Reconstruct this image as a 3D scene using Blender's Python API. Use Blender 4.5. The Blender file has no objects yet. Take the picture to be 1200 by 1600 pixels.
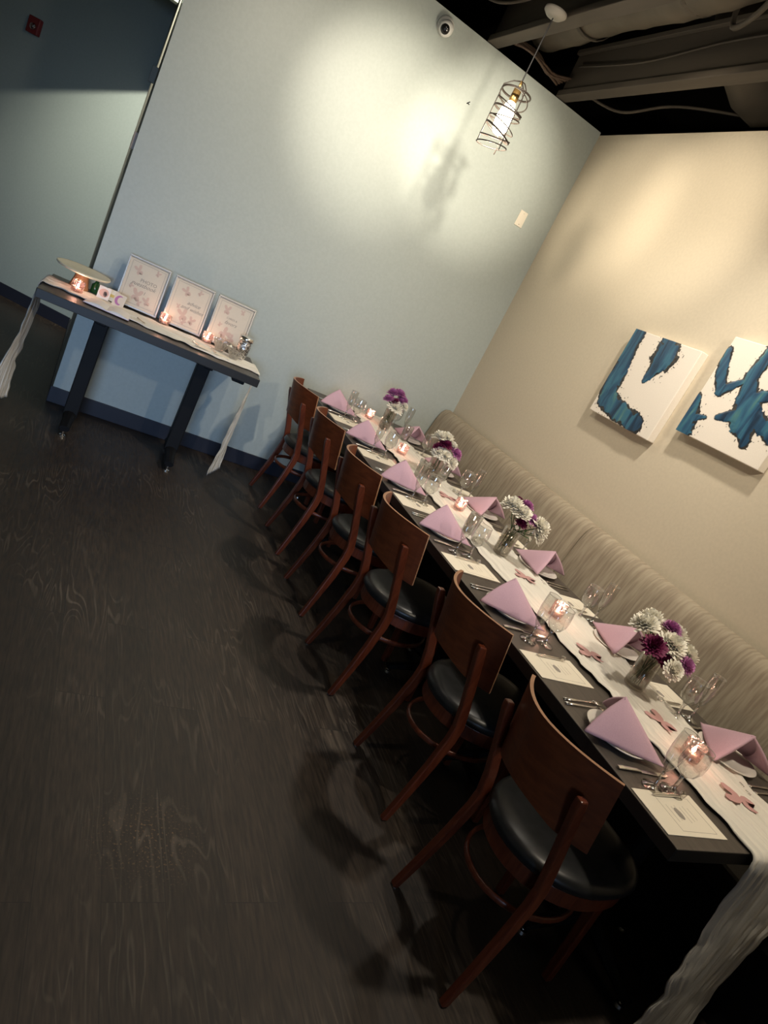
import bpy, bmesh, math, random
from math import sin, cos, pi, sqrt, atan2
from mathutils import Vector, Matrix, noise
R = random.Random(7)
C = bpy.context.scene.collection
SC = bpy.context.scene

# ---------------------------------------------------------------- camera
CAM_H = 1.642; YAW = 0.52098; PITCH = -0.284626; ROLL = 0.481; FPX = 1055.58
def cam_matrix():
    fw = Vector((sin(YAW)*cos(PITCH), cos(YAW)*cos(PITCH), sin(PITCH)))
    r0 = Vector((cos(YAW), -sin(YAW), 0)); u0 = r0.cross(fw)
    r = cos(ROLL)*r0 + sin(ROLL)*u0; u = -sin(ROLL)*r0 + cos(ROLL)*u0
    m = Matrix((( r.x, u.x, -fw.x, 0), (r.y, u.y, -fw.y, 0), (r.z, u.z, -fw.z, CAM_H), (0, 0, 0, 1)))
    return m
cd = bpy.data.cameras.new('camera'); cam = bpy.data.objects.new('camera', cd); C.objects.link(cam)
cam.matrix_world = cam_matrix(); cd.sensor_fit = 'VERTICAL'; cd.sensor_height = 36; cd.sensor_width = 27
cd.lens = FPX*36/1600; cd.clip_start = 0.03
SC.camera = cam

# ---------------------------------------------------------------- world, exposure, room lights
SC.view_settings.view_transform = 'Standard'; SC.view_settings.look = 'None'
SC.view_settings.gamma = 1; SC.view_settings.use_curve_mapping = False
SC.view_settings.exposure = 0.55
w = bpy.data.worlds.new('world'); SC.world = w; w.use_nodes = True
w.node_tree.nodes['Background'].inputs[0].default_value = (0.6, 0.58, 0.55, 1)
w.node_tree.nodes['Background'].inputs[1].default_value = 0.008

def lamp(name, kind, loc, energy, col, target=None, **kw):
    l = bpy.data.lights.new(name, kind); l.energy = energy; l.color = col
    for k, v in kw.items(): setattr(l, k, v)
    o = bpy.data.objects.new(name, l); C.objects.link(o); o.location = loc
    if target is not None:
        o.rotation_euler = (Vector(target)-Vector(loc)).to_track_quat('-Z', 'Y').to_euler()
    return o
WARM = (1.0, 0.86, 0.67); NEUT = (1.0, 0.88, 0.70); COOL = (0.45, 0.66, 1.0)
PENDANT_E = (11, 48)
# track spots under the joists (the fixtures are built further down)
SPOTS = [  # position, target, energy, colour, cone, blend, radius, fixture label
    ((0.75, 2.85, 3.25), (0.95, 4.86, 1.9), 62, NEUT, 84, 1.0, 0.05, 'black track spotlight aimed at the left of the teal wall'),
    ((1.15, 2.60, 3.28), (1.38, 4.86, 2.55), 150, NEUT, 34, 1.0, 0.03, 'black track spotlight aimed left of the pendant at the teal wall'),
    ((1.52, 2.60, 3.26), (2.15, 4.86, 2.72), 190, NEUT, 34, 0.9, 0.05, 'black track spotlight aimed right of the pendant at the teal wall'),
    ((0.35, 3.30, 3.25), (2.93, 4.20, 2.80), 120, WARM, 28, 0.9, 0.11, 'black track spotlight aimed at the far end of the cream wall'),
    ((0.70, 2.90, 3.25), (2.93, 3.50, 2.80), 120, WARM, 34, 0.9, 0.03, 'black track spotlight aimed at the cream wall above the paintings'),
    ((0.60, 2.30, 3.25), (2.93, 3.0, 2.1), 62, WARM, 74, 1.0, 0.08, 'black track spotlight aimed at the paintings'),
    ((2.20, 2.20, 3.28), (2.15, 3.3, 0.7), 110, (1, .90, .76), 110, 1.0, 0.06, 'black track spotlight aimed down at the long table'),  # added lamp, there only to brighten the table settings
    ((0.40, 1.60, 3.25), (0.45, 2.1, 0.0), 21, WARM, 100, 1.0, 0.06, 'black track spotlight aimed at the open floor'),
]
for p, t, e, c_, a, b, rad, lb_ in SPOTS:
    lamp('track_spot_light', 'SPOT', p, e, c_, t, spot_size=math.radians(a), spot_blend=b, shadow_soft_size=rad)
# added spot for the lit part of the hallway wall, cut off above by the hallway bulkhead
HALL_L = (-0.25, 5.3, 3.12)
lamp('hallway_light', 'SPOT', HALL_L, 210, (1, .95, .80), (0.25, 7.0, 1.5), spot_size=math.radians(66), spot_blend=1.0, shadow_soft_size=0.015)
# cool fill added behind the camera for the blue under the side table
lamp('window_daylight', 'AREA', (-1.0, -3.3, 1.5), 8, COOL, (0.5, 4.8, 0.35), size=1.8, shape='RECTANGLE', size_y=1.3, spread=math.radians(40))

# ---------------------------------------------------------------- materials
def mat(name, col=(.8, .8, .8), rough=.5, metal=0, spec=None, **kw):
    m = bpy.data.materials.new(name); m.use_nodes = True
    b = m.node_tree.nodes['Principled BSDF']
    b.inputs['Base Color'].default_value = (*col, 1); b.inputs['Roughness'].default_value = rough
    b.inputs['Metallic'].default_value = metal
    if spec is not None: b.inputs['Specular IOR Level'].default_value = spec
    for k, v in kw.items(): b.inputs[k.replace('_', ' ')].default_value = v
    return m
def N(m, t, **kw):
    n = m.node_tree.nodes.new(t)
    for k, v in kw.items(): setattr(n, k, v)
    return n
def L(m, a, b): m.node_tree.links.new(a, b)
def noisy(m, c1, c2, scale=(1, 1, 1), nscale=5, detail=4, bump=0, coord='Object', lo=.35, hi=.65, dist=0, bdist=.01):
    b = m.node_tree.nodes['Principled BSDF']
    tc = N(m, 'ShaderNodeTexCoord'); mp = N(m, 'ShaderNodeMapping'); mp.inputs['Scale'].default_value = scale
    L(m, tc.outputs[coord], mp.inputs['Vector'])
    nz = N(m, 'ShaderNodeTexNoise'); nz.inputs['Scale'].default_value = nscale; nz.inputs['Detail'].default_value = detail
    nz.inputs['Distortion'].default_value = dist
    L(m, mp.outputs[0], nz.inputs['Vector'])
    cr = N(m, 'ShaderNodeValToRGB'); cr.color_ramp.elements[0].position = lo; cr.color_ramp.elements[1].position = hi
    cr.color_ramp.elements[0].color = (*c1, 1); cr.color_ramp.elements[1].color = (*c2, 1)
    L(m, nz.outputs['Fac'], cr.inputs[0]); L(m, cr.outputs[0], b.inputs['Base Color'])
    if bump:
        bp = N(m, 'ShaderNodeBump'); bp.inputs['Strength'].default_value = bump; bp.inputs['Distance'].default_value = bdist
        L(m, nz.outputs['Fac'], bp.inputs['Height']); L(m, bp.outputs[0], b.inputs['Normal'])
    return m
def paint(name, col, rough=.6):
    m = mat(name, col, rough)
    c2 = tuple(x*.95 for x in col)
    return noisy(m, col, c2, nscale=60, detail=3, bump=.06, bdist=.003)
M = {}
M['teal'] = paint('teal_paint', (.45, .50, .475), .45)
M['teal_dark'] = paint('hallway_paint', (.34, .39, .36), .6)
M['cream'] = paint('cream_paint', (.62, .55, .43), .6)
M['greige'] = paint('trim_paint', (.27, .26, .21), .6)
M['blackbase'] = mat('rubber_baseboard', (.014, .016, .028), .5)
M['deck'] = noisy(mat('ceiling_deck_paint', rough=.9), (.008, .007, .006), (.014, .012, .010), nscale=3)
M['beam'] = noisy(mat('joist_paint', rough=.8), (.048, .038, .028), (.075, .06, .044), (1, .1, 1), nscale=8, bump=.1)
M['duct'] = noisy(mat('duct_wrap', rough=.7), (.06, .048, .033), (.095, .077, .054), nscale=4, bump=.2)
M['cable'] = mat('cable_sheath', (.075, .045, .03), .6)
M['black'] = mat('black_metal', (.005, .005, .006), .6, 0, .25)
M['blackshiny'] = mat('black_gloss', (.01, .01, .01), .15)
M['vinyl'] = noisy(mat('black_vinyl', rough=.34, spec=.32), (.009, .010, .010), (.014, .014, .015), nscale=40, bump=.05, bdist=.002)
M['chrome'] = mat('polished_steel', (.75, .73, .70), .18, 1)
M['silverframe'] = mat('silver_frame', (.42, .39, .35), .4, .7)
M['whitepl'] = mat('white_plastic', (.75, .75, .72), .4)
M['plateporc'] = mat('porcelain', (.72, .68, .62), .2)
M['red'] = mat('red_plastic', (.18, .02, .02), .4)
M['canopyp'] = mat('aged_white_metal', (.30, .28, .25), .6)
M['paper'] = mat('ivory_card', (.80, .74, .62), .7)
M['paperw'] = mat('white_paper', (.78, .76, .74), .7)
M['mount'] = mat('cream_print', (.74, .66, .55), .6)
M['ink'] = mat('grey_ink', (.30, .27, .24), .7)
M['inkd'] = mat('dark_ink', (.08, .07, .07), .7)
M['pinkprint'] = mat('blush_print', (.66, .50, .43), .7)
M['lilacpaper'] = mat('lilac_paper', (.50, .45, .62), .7)
M['wire'] = mat('bronze_wire', (.018, .012, .009), .5, .2)
M['brass'] = mat('brass_socket', (.30, .19, .07), .4, .8)
M['bracket'] = mat('beige_plate', (.42, .33, .26), .5)
M['cakew'] = mat('cream_ceramic', (.72, .66, .50), .35)
M['cakewood'] = noisy(mat('mango_wood', rough=.5), (.36, .17, .08), (.46, .24, .12), (1, 1, .2), nscale=12)
M['green'] = mat('green_glass_solid', (.01, .07, .02), .15)
M['stem'] = mat('flower_stem', (.055, .11, .03), .6)
M['leaf'] = mat('flower_leaf', (.04, .09, .025), .6)
M['white_fl'] = mat('white_petal', (.90, .87, .77), .6)
M['purple_fl'] = mat('orchid_petal', (.50, .20, .42), .6)
M['plum_fl'] = mat('plum_petal', (.17, .012, .07), .6)
M['yellow'] = mat('yellow_print', (.75, .55, .15), .6)
M['flesh'] = mat('photo_print', (.70, .45, .38), .5)
M['wax'] = mat('candle_wax', (.9, .75, .62), .5)
def emis(name, col, s):
    m = mat(name, col, .5); b = m.node_tree.nodes['Principled BSDF']
    b.inputs['Emission Color'].default_value = (*col, 1); b.inputs['Emission Strength'].default_value = s; return m
M['bulb'] = emis('glowing_bulb', (1, .86, .62), 22)
M['flame'] = emis('candle_flame', (1, .84, .70), 40)
M['spotlens'] = emis('spot_lens', (1, .85, .62), 12)
M['winpane'] = emis('daylit_pane', (.45, .62, 1.0), .15)  # faint blue glow for the added window behind the camera
def thin_glass(name, tint=(1, 1, 1), rough=.02, base=.03, bump=0):
    m = bpy.data.materials.new(name); m.use_nodes = True; nt = m.node_tree; nt.nodes.remove(nt.nodes['Principled BSDF'])
    out = nt.nodes['Material Output']
    tr = N(m, 'ShaderNodeBsdfTransparent'); tr.inputs[0].default_value = (*tint, 1)
    gl = N(m, 'ShaderNodeBsdfGlossy'); gl.inputs['Roughness'].default_value = rough
    lw = N(m, 'ShaderNodeLayerWeight'); lw.inputs[0].default_value = .5
    pw = N(m, 'ShaderNodeMath', operation='POWER'); pw.inputs[1].default_value = 3.2
    ad = N(m, 'ShaderNodeMath', operation='MULTIPLY_ADD'); ad.inputs[1].default_value = .75; ad.inputs[2].default_value = base
    mx = N(m, 'ShaderNodeMixShader')
    L(m, lw.outputs['Facing'], pw.inputs[0]); L(m, pw.outputs[0], ad.inputs[0]); L(m, ad.outputs[0], mx.inputs[0])
    L(m, tr.outputs[0], mx.inputs[1]); L(m, gl.outputs[0], mx.inputs[2]); L(m, mx.outputs[0], out.inputs[0])
    if bump:
        nz = N(m, 'ShaderNodeTexVoronoi'); nz.inputs['Scale'].default_value = 90
        tc = N(m, 'ShaderNodeTexCoord'); L(m, tc.outputs['Object'], nz.inputs['Vector'])
        bp = N(m, 'ShaderNodeBump'); bp.inputs['Strength'].default_value = bump; bp.inputs['Distance'].default_value = .004
        L(m, nz.outputs[0], bp.inputs['Height']); L(m, bp.outputs[0], gl.inputs['Normal']); L(m, bp.outputs[0], lw.inputs['Normal'])
    return m
M['glass'] = thin_glass('clear_glass', (.93, .93, .91), base=.20)
M['glassfoot'] = thin_glass('glass_stem', (.90, .90, .88), rough=.05, base=.38)
M['picglass'] = thin_glass('picture_glass', (.97, .97, .97), base=.02)
M['vaseglass'] = thin_glass('vase_glass', (.86, .84, .80), base=.10)
M['rimglass'] = mat('glass_rim', (.62, .60, .56), .12, .6)  # pale, part-metal colour paints in the bright glints along glass rims
M['crystal'] = thin_glass('cut_crystal', (.94, .92, .90), base=.34, bump=.9)
M['pinkglass'] = thin_glass('blush_mercury_glass', (.98, .82, .80), rough=.15, base=.22, bump=.9)
M['silverglass'] = noisy(mat('silver_mosaic', metal=.9, rough=.2), (.25, .24, .23), (.9, .88, .85), nscale=90, bump=.5, lo=.45, hi=.55)

def wood_grain(name, c1, c2, rough=.3, scale=(1, 1, .12), ns=14, bump=.03):
    m = mat(name, c1, rough); return noisy(m, c1, c2, scale, nscale=ns, detail=6, bump=bump, dist=1.2, lo=.3, hi=.7, bdist=.002)
M['cherry'] = wood_grain('cherry_wood', (.085, .016, .006), (.145, .033, .012), .35, (6, 6, .8), 9)
M['cherrypanel'] = wood_grain('cherry_veneer', (.10, .022, .006), (.165, .040, .011), .4, (.6, 2, 7), 6)
M['panel_edge'] = wood_grain('plywood_edge', (.30, .15, .08), (.38, .20, .11), .4, (2, 2, 20), 9)
M['tabletop'] = wood_grain('charcoal_laminate', (.050, .042, .036), (.085, .070, .058), .42, (12, 1.2, 3), 5)
M['tableedge'] = mat('table_edge', (.02, .018, .016), .4)
M['napkin'] = noisy(mat('mauve_linen', rough=.85), (.54, .35, .43), (.58, .38, .465), nscale=300, bump=.15, bdist=.001)
M['butterfly'] = mat('dusty_rose_paper', (.52, .30, .29), .8)
def cloth_mat():
    m = mat('gauze_cloth', (.74, .71, .64), .9)
    b = m.node_tree.nodes['Principled BSDF']
    tc = N(m, 'ShaderNodeTexCoord'); mp = N(m, 'ShaderNodeMapping'); mp.inputs['Scale'].default_value = (40, 5, 5)
    nz = N(m, 'ShaderNodeTexNoise'); nz.inputs['Scale'].default_value = 1; nz.inputs['Detail'].default_value = 5
    L(m, tc.outputs['UV'], mp.inputs[0]); L(m, mp.outputs[0], nz.inputs['Vector'])
    bp = N(m, 'ShaderNodeBump'); bp.inputs['Strength'].default_value = .7; bp.inputs['Distance'].default_value = .006
    L(m, nz.outputs[0], bp.inputs['Height']); L(m, bp.outputs[0], b.inputs['Normal'])
    return m
M['gauze'] = cloth_mat()
def fabric_mat():
    m = mat('banquette_fabric', (.4, .35, .28), .8)
    b = m.node_tree.nodes['Principled BSDF']
    tc = N(m, 'ShaderNodeTexCoord')
    mp = N(m, 'ShaderNodeMapping'); mp.inputs['Scale'].default_value = (2, 70, 7)
    nz = N(m, 'ShaderNodeTexNoise'); nz.inputs['Scale'].default_value = 1; nz.inputs['Detail'].default_value = 6
    L(m, tc.outputs['Object'], mp.inputs[0]); L(m, mp.outputs[0], nz.inputs['Vector'])
    cr = N(m, 'ShaderNodeValToRGB'); e = cr.color_ramp.elements
    e[0].position = .36; e[0].color = (.27, .22, .16, 1); e[1].position = .62; e[1].color = (.38, .325, .24, 1)
    L(m, nz.outputs[0], cr.inputs[0]); L(m, cr.outputs[0], b.inputs['Base Color'])
    bp = N(m, 'ShaderNodeBump'); bp.inputs['Strength'].default_value = .3; bp.inputs['Distance'].default_value = .002
    L(m, nz.outputs[0], bp.inputs['Height']); L(m, bp.outputs[0], b.inputs['Normal'])
    return m
M['fabric'] = fabric_mat()
def floor_mat():
    m = mat('dark_plank_floor', (.04, .03, .025), .5)
    b = m.node_tree.nodes['Principled BSDF']
    tc = N(m, 'ShaderNodeTexCoord')
    # planks run along y: swap so the brick texture's long side follows y
    sp = N(m, 'ShaderNodeSeparateXYZ'); cb = N(m, 'ShaderNodeCombineXYZ')
    L(m, tc.outputs['Object'], sp.inputs[0]); L(m, sp.outputs['Y'], cb.inputs['X']); L(m, sp.outputs['X'], cb.inputs['Y'])
    br = N(m, 'ShaderNodeTexBrick'); br.offset = .37; br.inputs['Scale'].default_value = 1
    br.inputs['Brick Width'].default_value = 1.22; br.inputs['Row Height'].default_value = .165
    br.inputs['Mortar Size'].default_value = .0012; br.inputs['Mortar Smooth'].default_value = .1
    br.inputs['Color1'].default_value = (0, 0, 0, 1); br.inputs['Color2'].default_value = (1, 1, 1, 1); br.inputs['Mortar'].default_value = (.5, .5, .5, 1)
    L(m, cb.outputs[0], br.inputs['Vector'])
    # grain, shifted per plank
    sc = N(m, 'ShaderNodeVectorMath', operation='MULTIPLY'); sc.inputs[1].default_value = (1.1, 9.0, 1)
    L(m, cb.outputs[0], sc.inputs[0])
    ad = N(m, 'ShaderNodeVectorMath', operation='ADD')
    ml = N(m, 'ShaderNodeVectorMath', operation='SCALE'); ml.inputs['Scale'].default_value = 13.0
    L(m, br.outputs['Color'], ml.inputs[0]); L(m, sc.outputs[0], ad.inputs[0]); L(m, ml.outputs[0], ad.inputs[1])
    big = N(m, 'ShaderNodeTexNoise'); big.inputs['Scale'].default_value = .9; big.inputs['Detail'].default_value = 2; big.inputs['Distortion'].default_value = .6
    L(m, ad.outputs[0], big.inputs['Vector'])
    mu = N(m, 'ShaderNodeMath', operation='MULTIPLY'); mu.inputs[1].default_value = 95.0; L(m, big.outputs[0], mu.inputs[0])
    sn = N(m, 'ShaderNodeMath', operation='SINE'); L(m, mu.outputs[0], sn.inputs[0])
    fine = N(m, 'ShaderNodeTexNoise'); fine.inputs['Scale'].default_value = 11; fine.inputs['Detail'].default_value = 6
    L(m, ad.outputs[0], fine.inputs['Vector'])
    # ring lines show only in patches
    pt = N(m, 'ShaderNodeTexNoise'); pt.inputs['Scale'].default_value = 2.2; L(m, tc.outputs['Object'], pt.inputs['Vector'])
    rp = N(m, 'ShaderNodeMapRange'); rp.inputs['From Min'].default_value = .45; rp.inputs['From Max'].default_value = .7; L(m, pt.outputs[0], rp.inputs['Value'])
    sr = N(m, 'ShaderNodeMapRange'); sr.inputs['From Min'].default_value = .55; sr.inputs['From Max'].default_value = 1; L(m, sn.outputs[0], sr.inputs['Value'])
    rm = N(m, 'ShaderNodeMath', operation='MULTIPLY'); L(m, sr.outputs[0], rm.inputs[0]); L(m, rp.outputs[0], rm.inputs[1])
    rf = N(m, 'ShaderNodeMath', operation='MULTIPLY'); L(m, rm.outputs[0], rf.inputs[0]); L(m, fine.outputs[0], rf.inputs[1])
    cr = N(m, 'ShaderNodeValToRGB'); e = cr.color_ramp.elements
    e[0].position = .32; e[0].color = (.014, .0098, .0072, 1); e[1].position = .72; e[1].color = (.047, .032, .022, 1)
    L(m, fine.outputs[0], cr.inputs[0])
    mx = N(m, 'ShaderNodeMix', data_type='RGBA'); mx.inputs['B'].default_value = (.15, .12, .09, 1)
    L(m, rf.outputs[0], mx.inputs['Factor']); L(m, cr.outputs[0], mx.inputs['A'])
    # plank-to-plank tone
    tn = N(m, 'ShaderNodeMix', data_type='RGBA', blend_type='MULTIPLY'); tn.inputs['Factor'].default_value = 1
    rr = N(m, 'ShaderNodeMapRange'); rr.inputs['To Min'].default_value = .78; rr.inputs['To Max'].default_value = 1.15
    bw = N(m, 'ShaderNodeRGBToBW'); L(m, br.outputs['Color'], bw.inputs[0]); L(m, bw.outputs[0], rr.inputs['Value'])
    L(m, mx.outputs['Result'], tn.inputs['A']); L(m, rr.outputs[0], tn.inputs['B'])
    mo = N(m, 'ShaderNodeMix', data_type='RGBA'); mo.inputs['B'].default_value = (.01, .008, .007, 1)
    L(m, br.outputs['Fac'], mo.inputs['Factor']); L(m, tn.outputs['Result'], mo.inputs['A'])
    # worn sandy speckle on the planks in front of the chairs
    ds = N(m, 'ShaderNodeVectorMath', operation='DISTANCE'); ds.inputs[1].default_value = (.62, 1.42, 0); L(m, tc.outputs['Object'], ds.inputs[0])
    dr = N(m, 'ShaderNodeMapRange'); dr.inputs['From Min'].default_value = .2; dr.inputs['From Max'].default_value = .0; L(m, ds.outputs['Value'], dr.inputs['Value'])
    spk = N(m, 'ShaderNodeTexNoise'); spk.inputs['Scale'].default_value = 130; spk.inputs['Detail'].default_value = 3; L(m, tc.outputs['Object'], spk.inputs['Vector'])
    sk = N(m, 'ShaderNodeMapRange'); sk.inputs['From Min'].default_value = .58; sk.inputs['From Max'].default_value = .72; L(m, spk.outputs[0], sk.inputs['Value'])
    sm = N(m, 'ShaderNodeMath', operation='MULTIPLY'); L(m, sk.outputs[0], sm.inputs[0]); L(m, dr.outputs[0], sm.inputs[1])
    ms = N(m, 'ShaderNodeMix', data_type='RGBA'); ms.inputs['B'].default_value = (.26, .15, .07, 1)
    L(m, sm.outputs[0], ms.inputs['Factor']); L(m, mo.outputs['Result'], ms.inputs['A'])
    L(m, ms.outputs['Result'], b.inputs['Base Color'])
    rg = N(m, 'ShaderNodeMapRange'); rg.inputs['To Min'].default_value = .42; rg.inputs['To Max'].default_value = .62; L(m, fine.outputs[0], rg.inputs['Value']); L(m, rg.outputs[0], b.inputs['Roughness'])
    bp = N(m, 'ShaderNodeBump'); bp.inputs['Strength'].default_value = .25; bp.inputs['Distance'].default_value = .002
    L(m, fine.outputs[0], bp.inputs['Height']); L(m, bp.outputs[0], b.inputs['Normal'])
    return m
M['floor'] = floor_mat()

# ---------------------------------------------------------------- mesh helpers
def obj(name, bm, m, parent=None, smooth=False, loc=None, bevel=0, sub=0):
    bmesh.ops.recalc_face_normals(bm, faces=bm.faces)
    me = bpy.data.meshes.new(name); bm.to_mesh(me); bm.free()
    ms = m if isinstance(m, (list, tuple)) else [m]
    for x in ms: me.materials.append(x)
    if smooth:
        for p in me.polygons: p.use_smooth = True
    o = bpy.data.objects.new(name, me); C.objects.link(o)
    if parent: o.parent = parent
    if loc: o.location = loc
    if bevel:
        b = o.modifiers.new('bevel', 'BEVEL'); b.width = bevel; b.segments = 2; b.limit_method = 'ANGLE'
    if sub:
        s = o.modifiers.new('subd', 'SUBSURF'); s.levels = sub; s.render_levels = sub
    return o
def thing(name, label, cat, loc=(0, 0, 0), rz=0, group=None):
    o = bpy.data.objects.new(name, None); C.objects.link(o); o.empty_display_size = .05
    o.location = loc; o.rotation_euler = (0, 0, rz); return tag(o, label, cat, group)
def tag(o, label, cat, group=None):
    o['label'] = label; o['category'] = cat
    if group: o['group'] = group
    return o
def struct(o): o['kind'] = 'structure'; return o
def dup(root, loc, rz, label, group=None, parts=True):
    r = root.copy(); C.objects.link(r); r.location = loc; r.rotation_euler = (0, 0, rz); r['label'] = label
    if group: r['group'] = group
    if parts:
        for ch in list(root.children):
            c = ch.copy(); C.objects.link(c); c.parent = r
            for g in list(ch.children):
                d = g.copy(); C.objects.link(d); d.parent = c
    return r
def box(bm, x0, x1, y0, y1, z0, z1, mi=0, M4=None):
    vs = [bm.verts.new(Vector(p) if M4 is None else M4 @ Vector(p)) for p in
          ((x0, y0, z0), (x1, y0, z0), (x1, y1, z0), (x0, y1, z0), (x0, y0, z1), (x1, y0, z1), (x1, y1, z1), (x0, y1, z1))]
    for f in ((0, 3, 2, 1), (4, 5, 6, 7), (0, 1, 5, 4), (1, 2, 6, 5), (2, 3, 7, 6), (3, 0, 4, 7)):
        fc = bm.faces.new([vs[i] for i in f]); fc.material_index = mi
    return vs
def nb(): return bmesh.new()
def bx(*a, M4=None):
    bm = nb(); box(bm, *a, M4=M4); return bm
def lathe(bm, prof, seg=24, c=(0, 0, 0), M4=None, close=False, flute=None):
    rings = []
    for i, (r, z) in enumerate(prof):
        if r < 1e-6:
            p = Vector((c[0], c[1], c[2]+z)); rings.append([bm.verts.new(M4 @ p if M4 else p)])
        else:
            ring = []
            for k in range(seg):
                a = 2*pi*k/seg; rr = r*(flute(a, z) if flute else 1)
                p = Vector((c[0]+rr*cos(a), c[1]+rr*sin(a), c[2]+z)); ring.append(bm.verts.new(M4 @ p if M4 else p))
            rings.append(ring)
    for a, b in zip(rings, rings[1:]):
        for k in range(seg):
            k2 = (k+1) % seg
            if len(a) == 1 and len(b) == 1: continue
            if len(a) == 1: bm.faces.new((a[0], b[k], b[k2]))
            elif len(b) == 1: bm.faces.new((a[k], b[0], a[k2]))
            else: bm.faces.new((a[k], b[k], b[k2], a[k2]))
    return bm
def tube(bm, pts, rad, seg=8, closed=False, flat=None):
    pts = [Vector(p) for p in pts]; n = len(pts); rings = []
    rads = rad if isinstance(rad, (list, tuple)) else [rad]*n
    up = None
    for i in range(n):
        a = pts[(i-1) % n] if (closed or i > 0) else pts[i]; b = pts[(i+1) % n] if (closed or i < n-1) else pts[i]
        t = (b-a).normalized()
        if up is None:
            up = Vector((0, 0, 1)) if abs(t.z) < .9 else Vector((0, 1, 0))
        s = t.cross(up).normalized(); up = s.cross(t).normalized()
        r = rads[i]; r1, r2 = (r, r) if not isinstance(r, tuple) else r
        rings.append([bm.verts.new(pts[i] + s*cos(2*pi*k/seg)*r1 + up*sin(2*pi*k/seg)*r2) for k in range(seg)])
    m = n if closed else n-1
    for i in range(m):
        a = rings[i]; b = rings[(i+1) % n]
        for k in range(seg): bm.faces.new((a[k], b[k], b[(k+1) % seg], a[(k+1) % seg]))
    if not closed:
        bm.faces.new(rings[0]); bm.faces.new(list(reversed(rings[-1])))
    return bm
def bar(bm, pts, hx, hy):
    """square section bar along pts (roughly vertical), half sizes hx (x), hy (y); lists allowed"""
    rings = []
    for i, p in enumerate(pts):
        a = hx[i] if isinstance(hx, (list, tuple)) else hx; b = hy[i] if isinstance(hy, (list, tuple)) else hy
        rings.append([bm.verts.new((p[0]+sx*a, p[1]+sy*b, p[2])) for sx, sy in ((-1, -1), (1, -1), (1, 1), (-1, 1))])
    for r0, r1 in zip(rings, rings[1:]):
        for k in range(4): bm.faces.new((r0[k], r0[(k+1) % 4], r1[(k+1) % 4], r1[k]))
    bm.faces.new(rings[0][::-1]); bm.faces.new(rings[-1])
    return bm
def prism(bm, poly, z0, z1):
    a = [bm.verts.new((x, y, z0)) for x, y in poly]; b = [bm.verts.new((x, y, z1)) for x, y in poly]
    n = len(poly); bm.faces.new(a[::-1]); bm.faces.new(b)
    for i in range(n): bm.faces.new((a[i], a[(i+1) % n], b[(i+1) % n], b[i]))
    return bm
def text_bm(s, size, M4, shear=0, extrude=.0006, scale_x=1):
    cu = bpy.data.curves.new('t', 'FONT'); cu.body = s; cu.size = size; cu.shear = shear; cu.extrude = extrude
    cu.align_x = 'CENTER'; cu.resolution_u = 3
    o = bpy.data.objects.new('t', cu); C.objects.link(o)
    dg = bpy.context.evaluated_depsgraph_get(); me = bpy.data.meshes.new_from_object(o.evaluated_get(dg))
    bm = nb(); bm.from_mesh(me); bm.transform(Matrix.Scale(scale_x, 4, (1, 0, 0))); bm.transform(M4)
    bpy.data.objects.remove(o); bpy.data.curves.remove(cu); bpy.data.meshes.remove(me)
    return bm
def joinbm(dst, src):
    me = bpy.data.meshes.new('t'); src.to_mesh(me); dst.from_mesh(me); bpy.data.meshes.remove(me); src.free(); return dst

# ---------------------------------------------------------------- the setting
YB = 4.857; XR = 2.932; H = 3.3285; XL = 0.079; TOP = 4.1
struct(obj('floor', bx(-3.6, 3.1, -3.6, 9.4, -.1, 0), M['floor']))
struct(obj('wall_back', bx(XL, XR+.15, YB, 5.02, 0, H), M['teal']))
struct(obj('wall_passage', bx(XL, XL+.14, 5.02, 7.2, 0, H), M['greige']))
struct(obj('wall_right', bx(XR, XR+.15, -3.6, YB, 0, H), M['cream']))
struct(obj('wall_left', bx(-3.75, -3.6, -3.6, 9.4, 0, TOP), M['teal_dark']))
struct(obj('wall_rear', bx(-3.6, 3.1, -3.75, -3.6, 0, TOP), M['cream']))
# oblique hallway wall
A = Vector((-.572, 7.385, 0)); B = Vector((.07, 7.026, 0)); d = (B-A).normalized(); n = Vector((-d.y, d.x, 0))
if n.y < 0: n = -n
P0 = A - d*3.6; P1 = B + d*.18
bm = nb(); prism(bm, [(P0.x, P0.y), (P1.x, P1.y), (P1.x+n.x*.15, P1.y+n.y*.15), (P0.x+n.x*.15, P0.y+n.y*.15)], 0, TOP)
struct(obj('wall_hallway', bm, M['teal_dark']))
bm = nb(); q0 = P0 - n*.012; q1 = B - n*.012 - d*.0
prism(bm, [(q0.x, q0.y), (q1.x, q1.y), (B.x, B.y), (P0.x, P0.y)], 0, .11)
struct(obj('baseboard_hallway', bm, M['blackbase']))
struct(obj('baseboard_back', bx(XL-.012, XR, YB-.012, YB, 0, .11), M['blackbase'], bevel=.003))
struct(obj('baseboard_passage', bx(XL-.012, XL, YB, 6.99, 0, .11), M['blackbase']))
struct(obj('baseboard_right', bx(XR-.012, XR, -3.6, YB-.02, 0, .11), M['blackbase']))
struct(obj('ceiling', bx(-3.6, 6.0, -3.6, 9.4, TOP, TOP+.1), M['deck']))
struct(obj('wall_plenum_back', bx(-.2, 6.0, 7.2, 7.3, H+.01, TOP), M['deck']))
struct(obj('wall_plenum_right', bx(5.9, 6.0, -3.6, 7.2, H+.01, TOP), M['deck']))
struct(obj('trim_wall_cap_right', bx(XR, 5.9, -3.6, 7.2, H-.02, H), M['deck']))
struct(obj('trim_wall_cap_back', bx(XL+.16, XR, 5.03, 7.19, H-.02, H), M['deck']))
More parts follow.
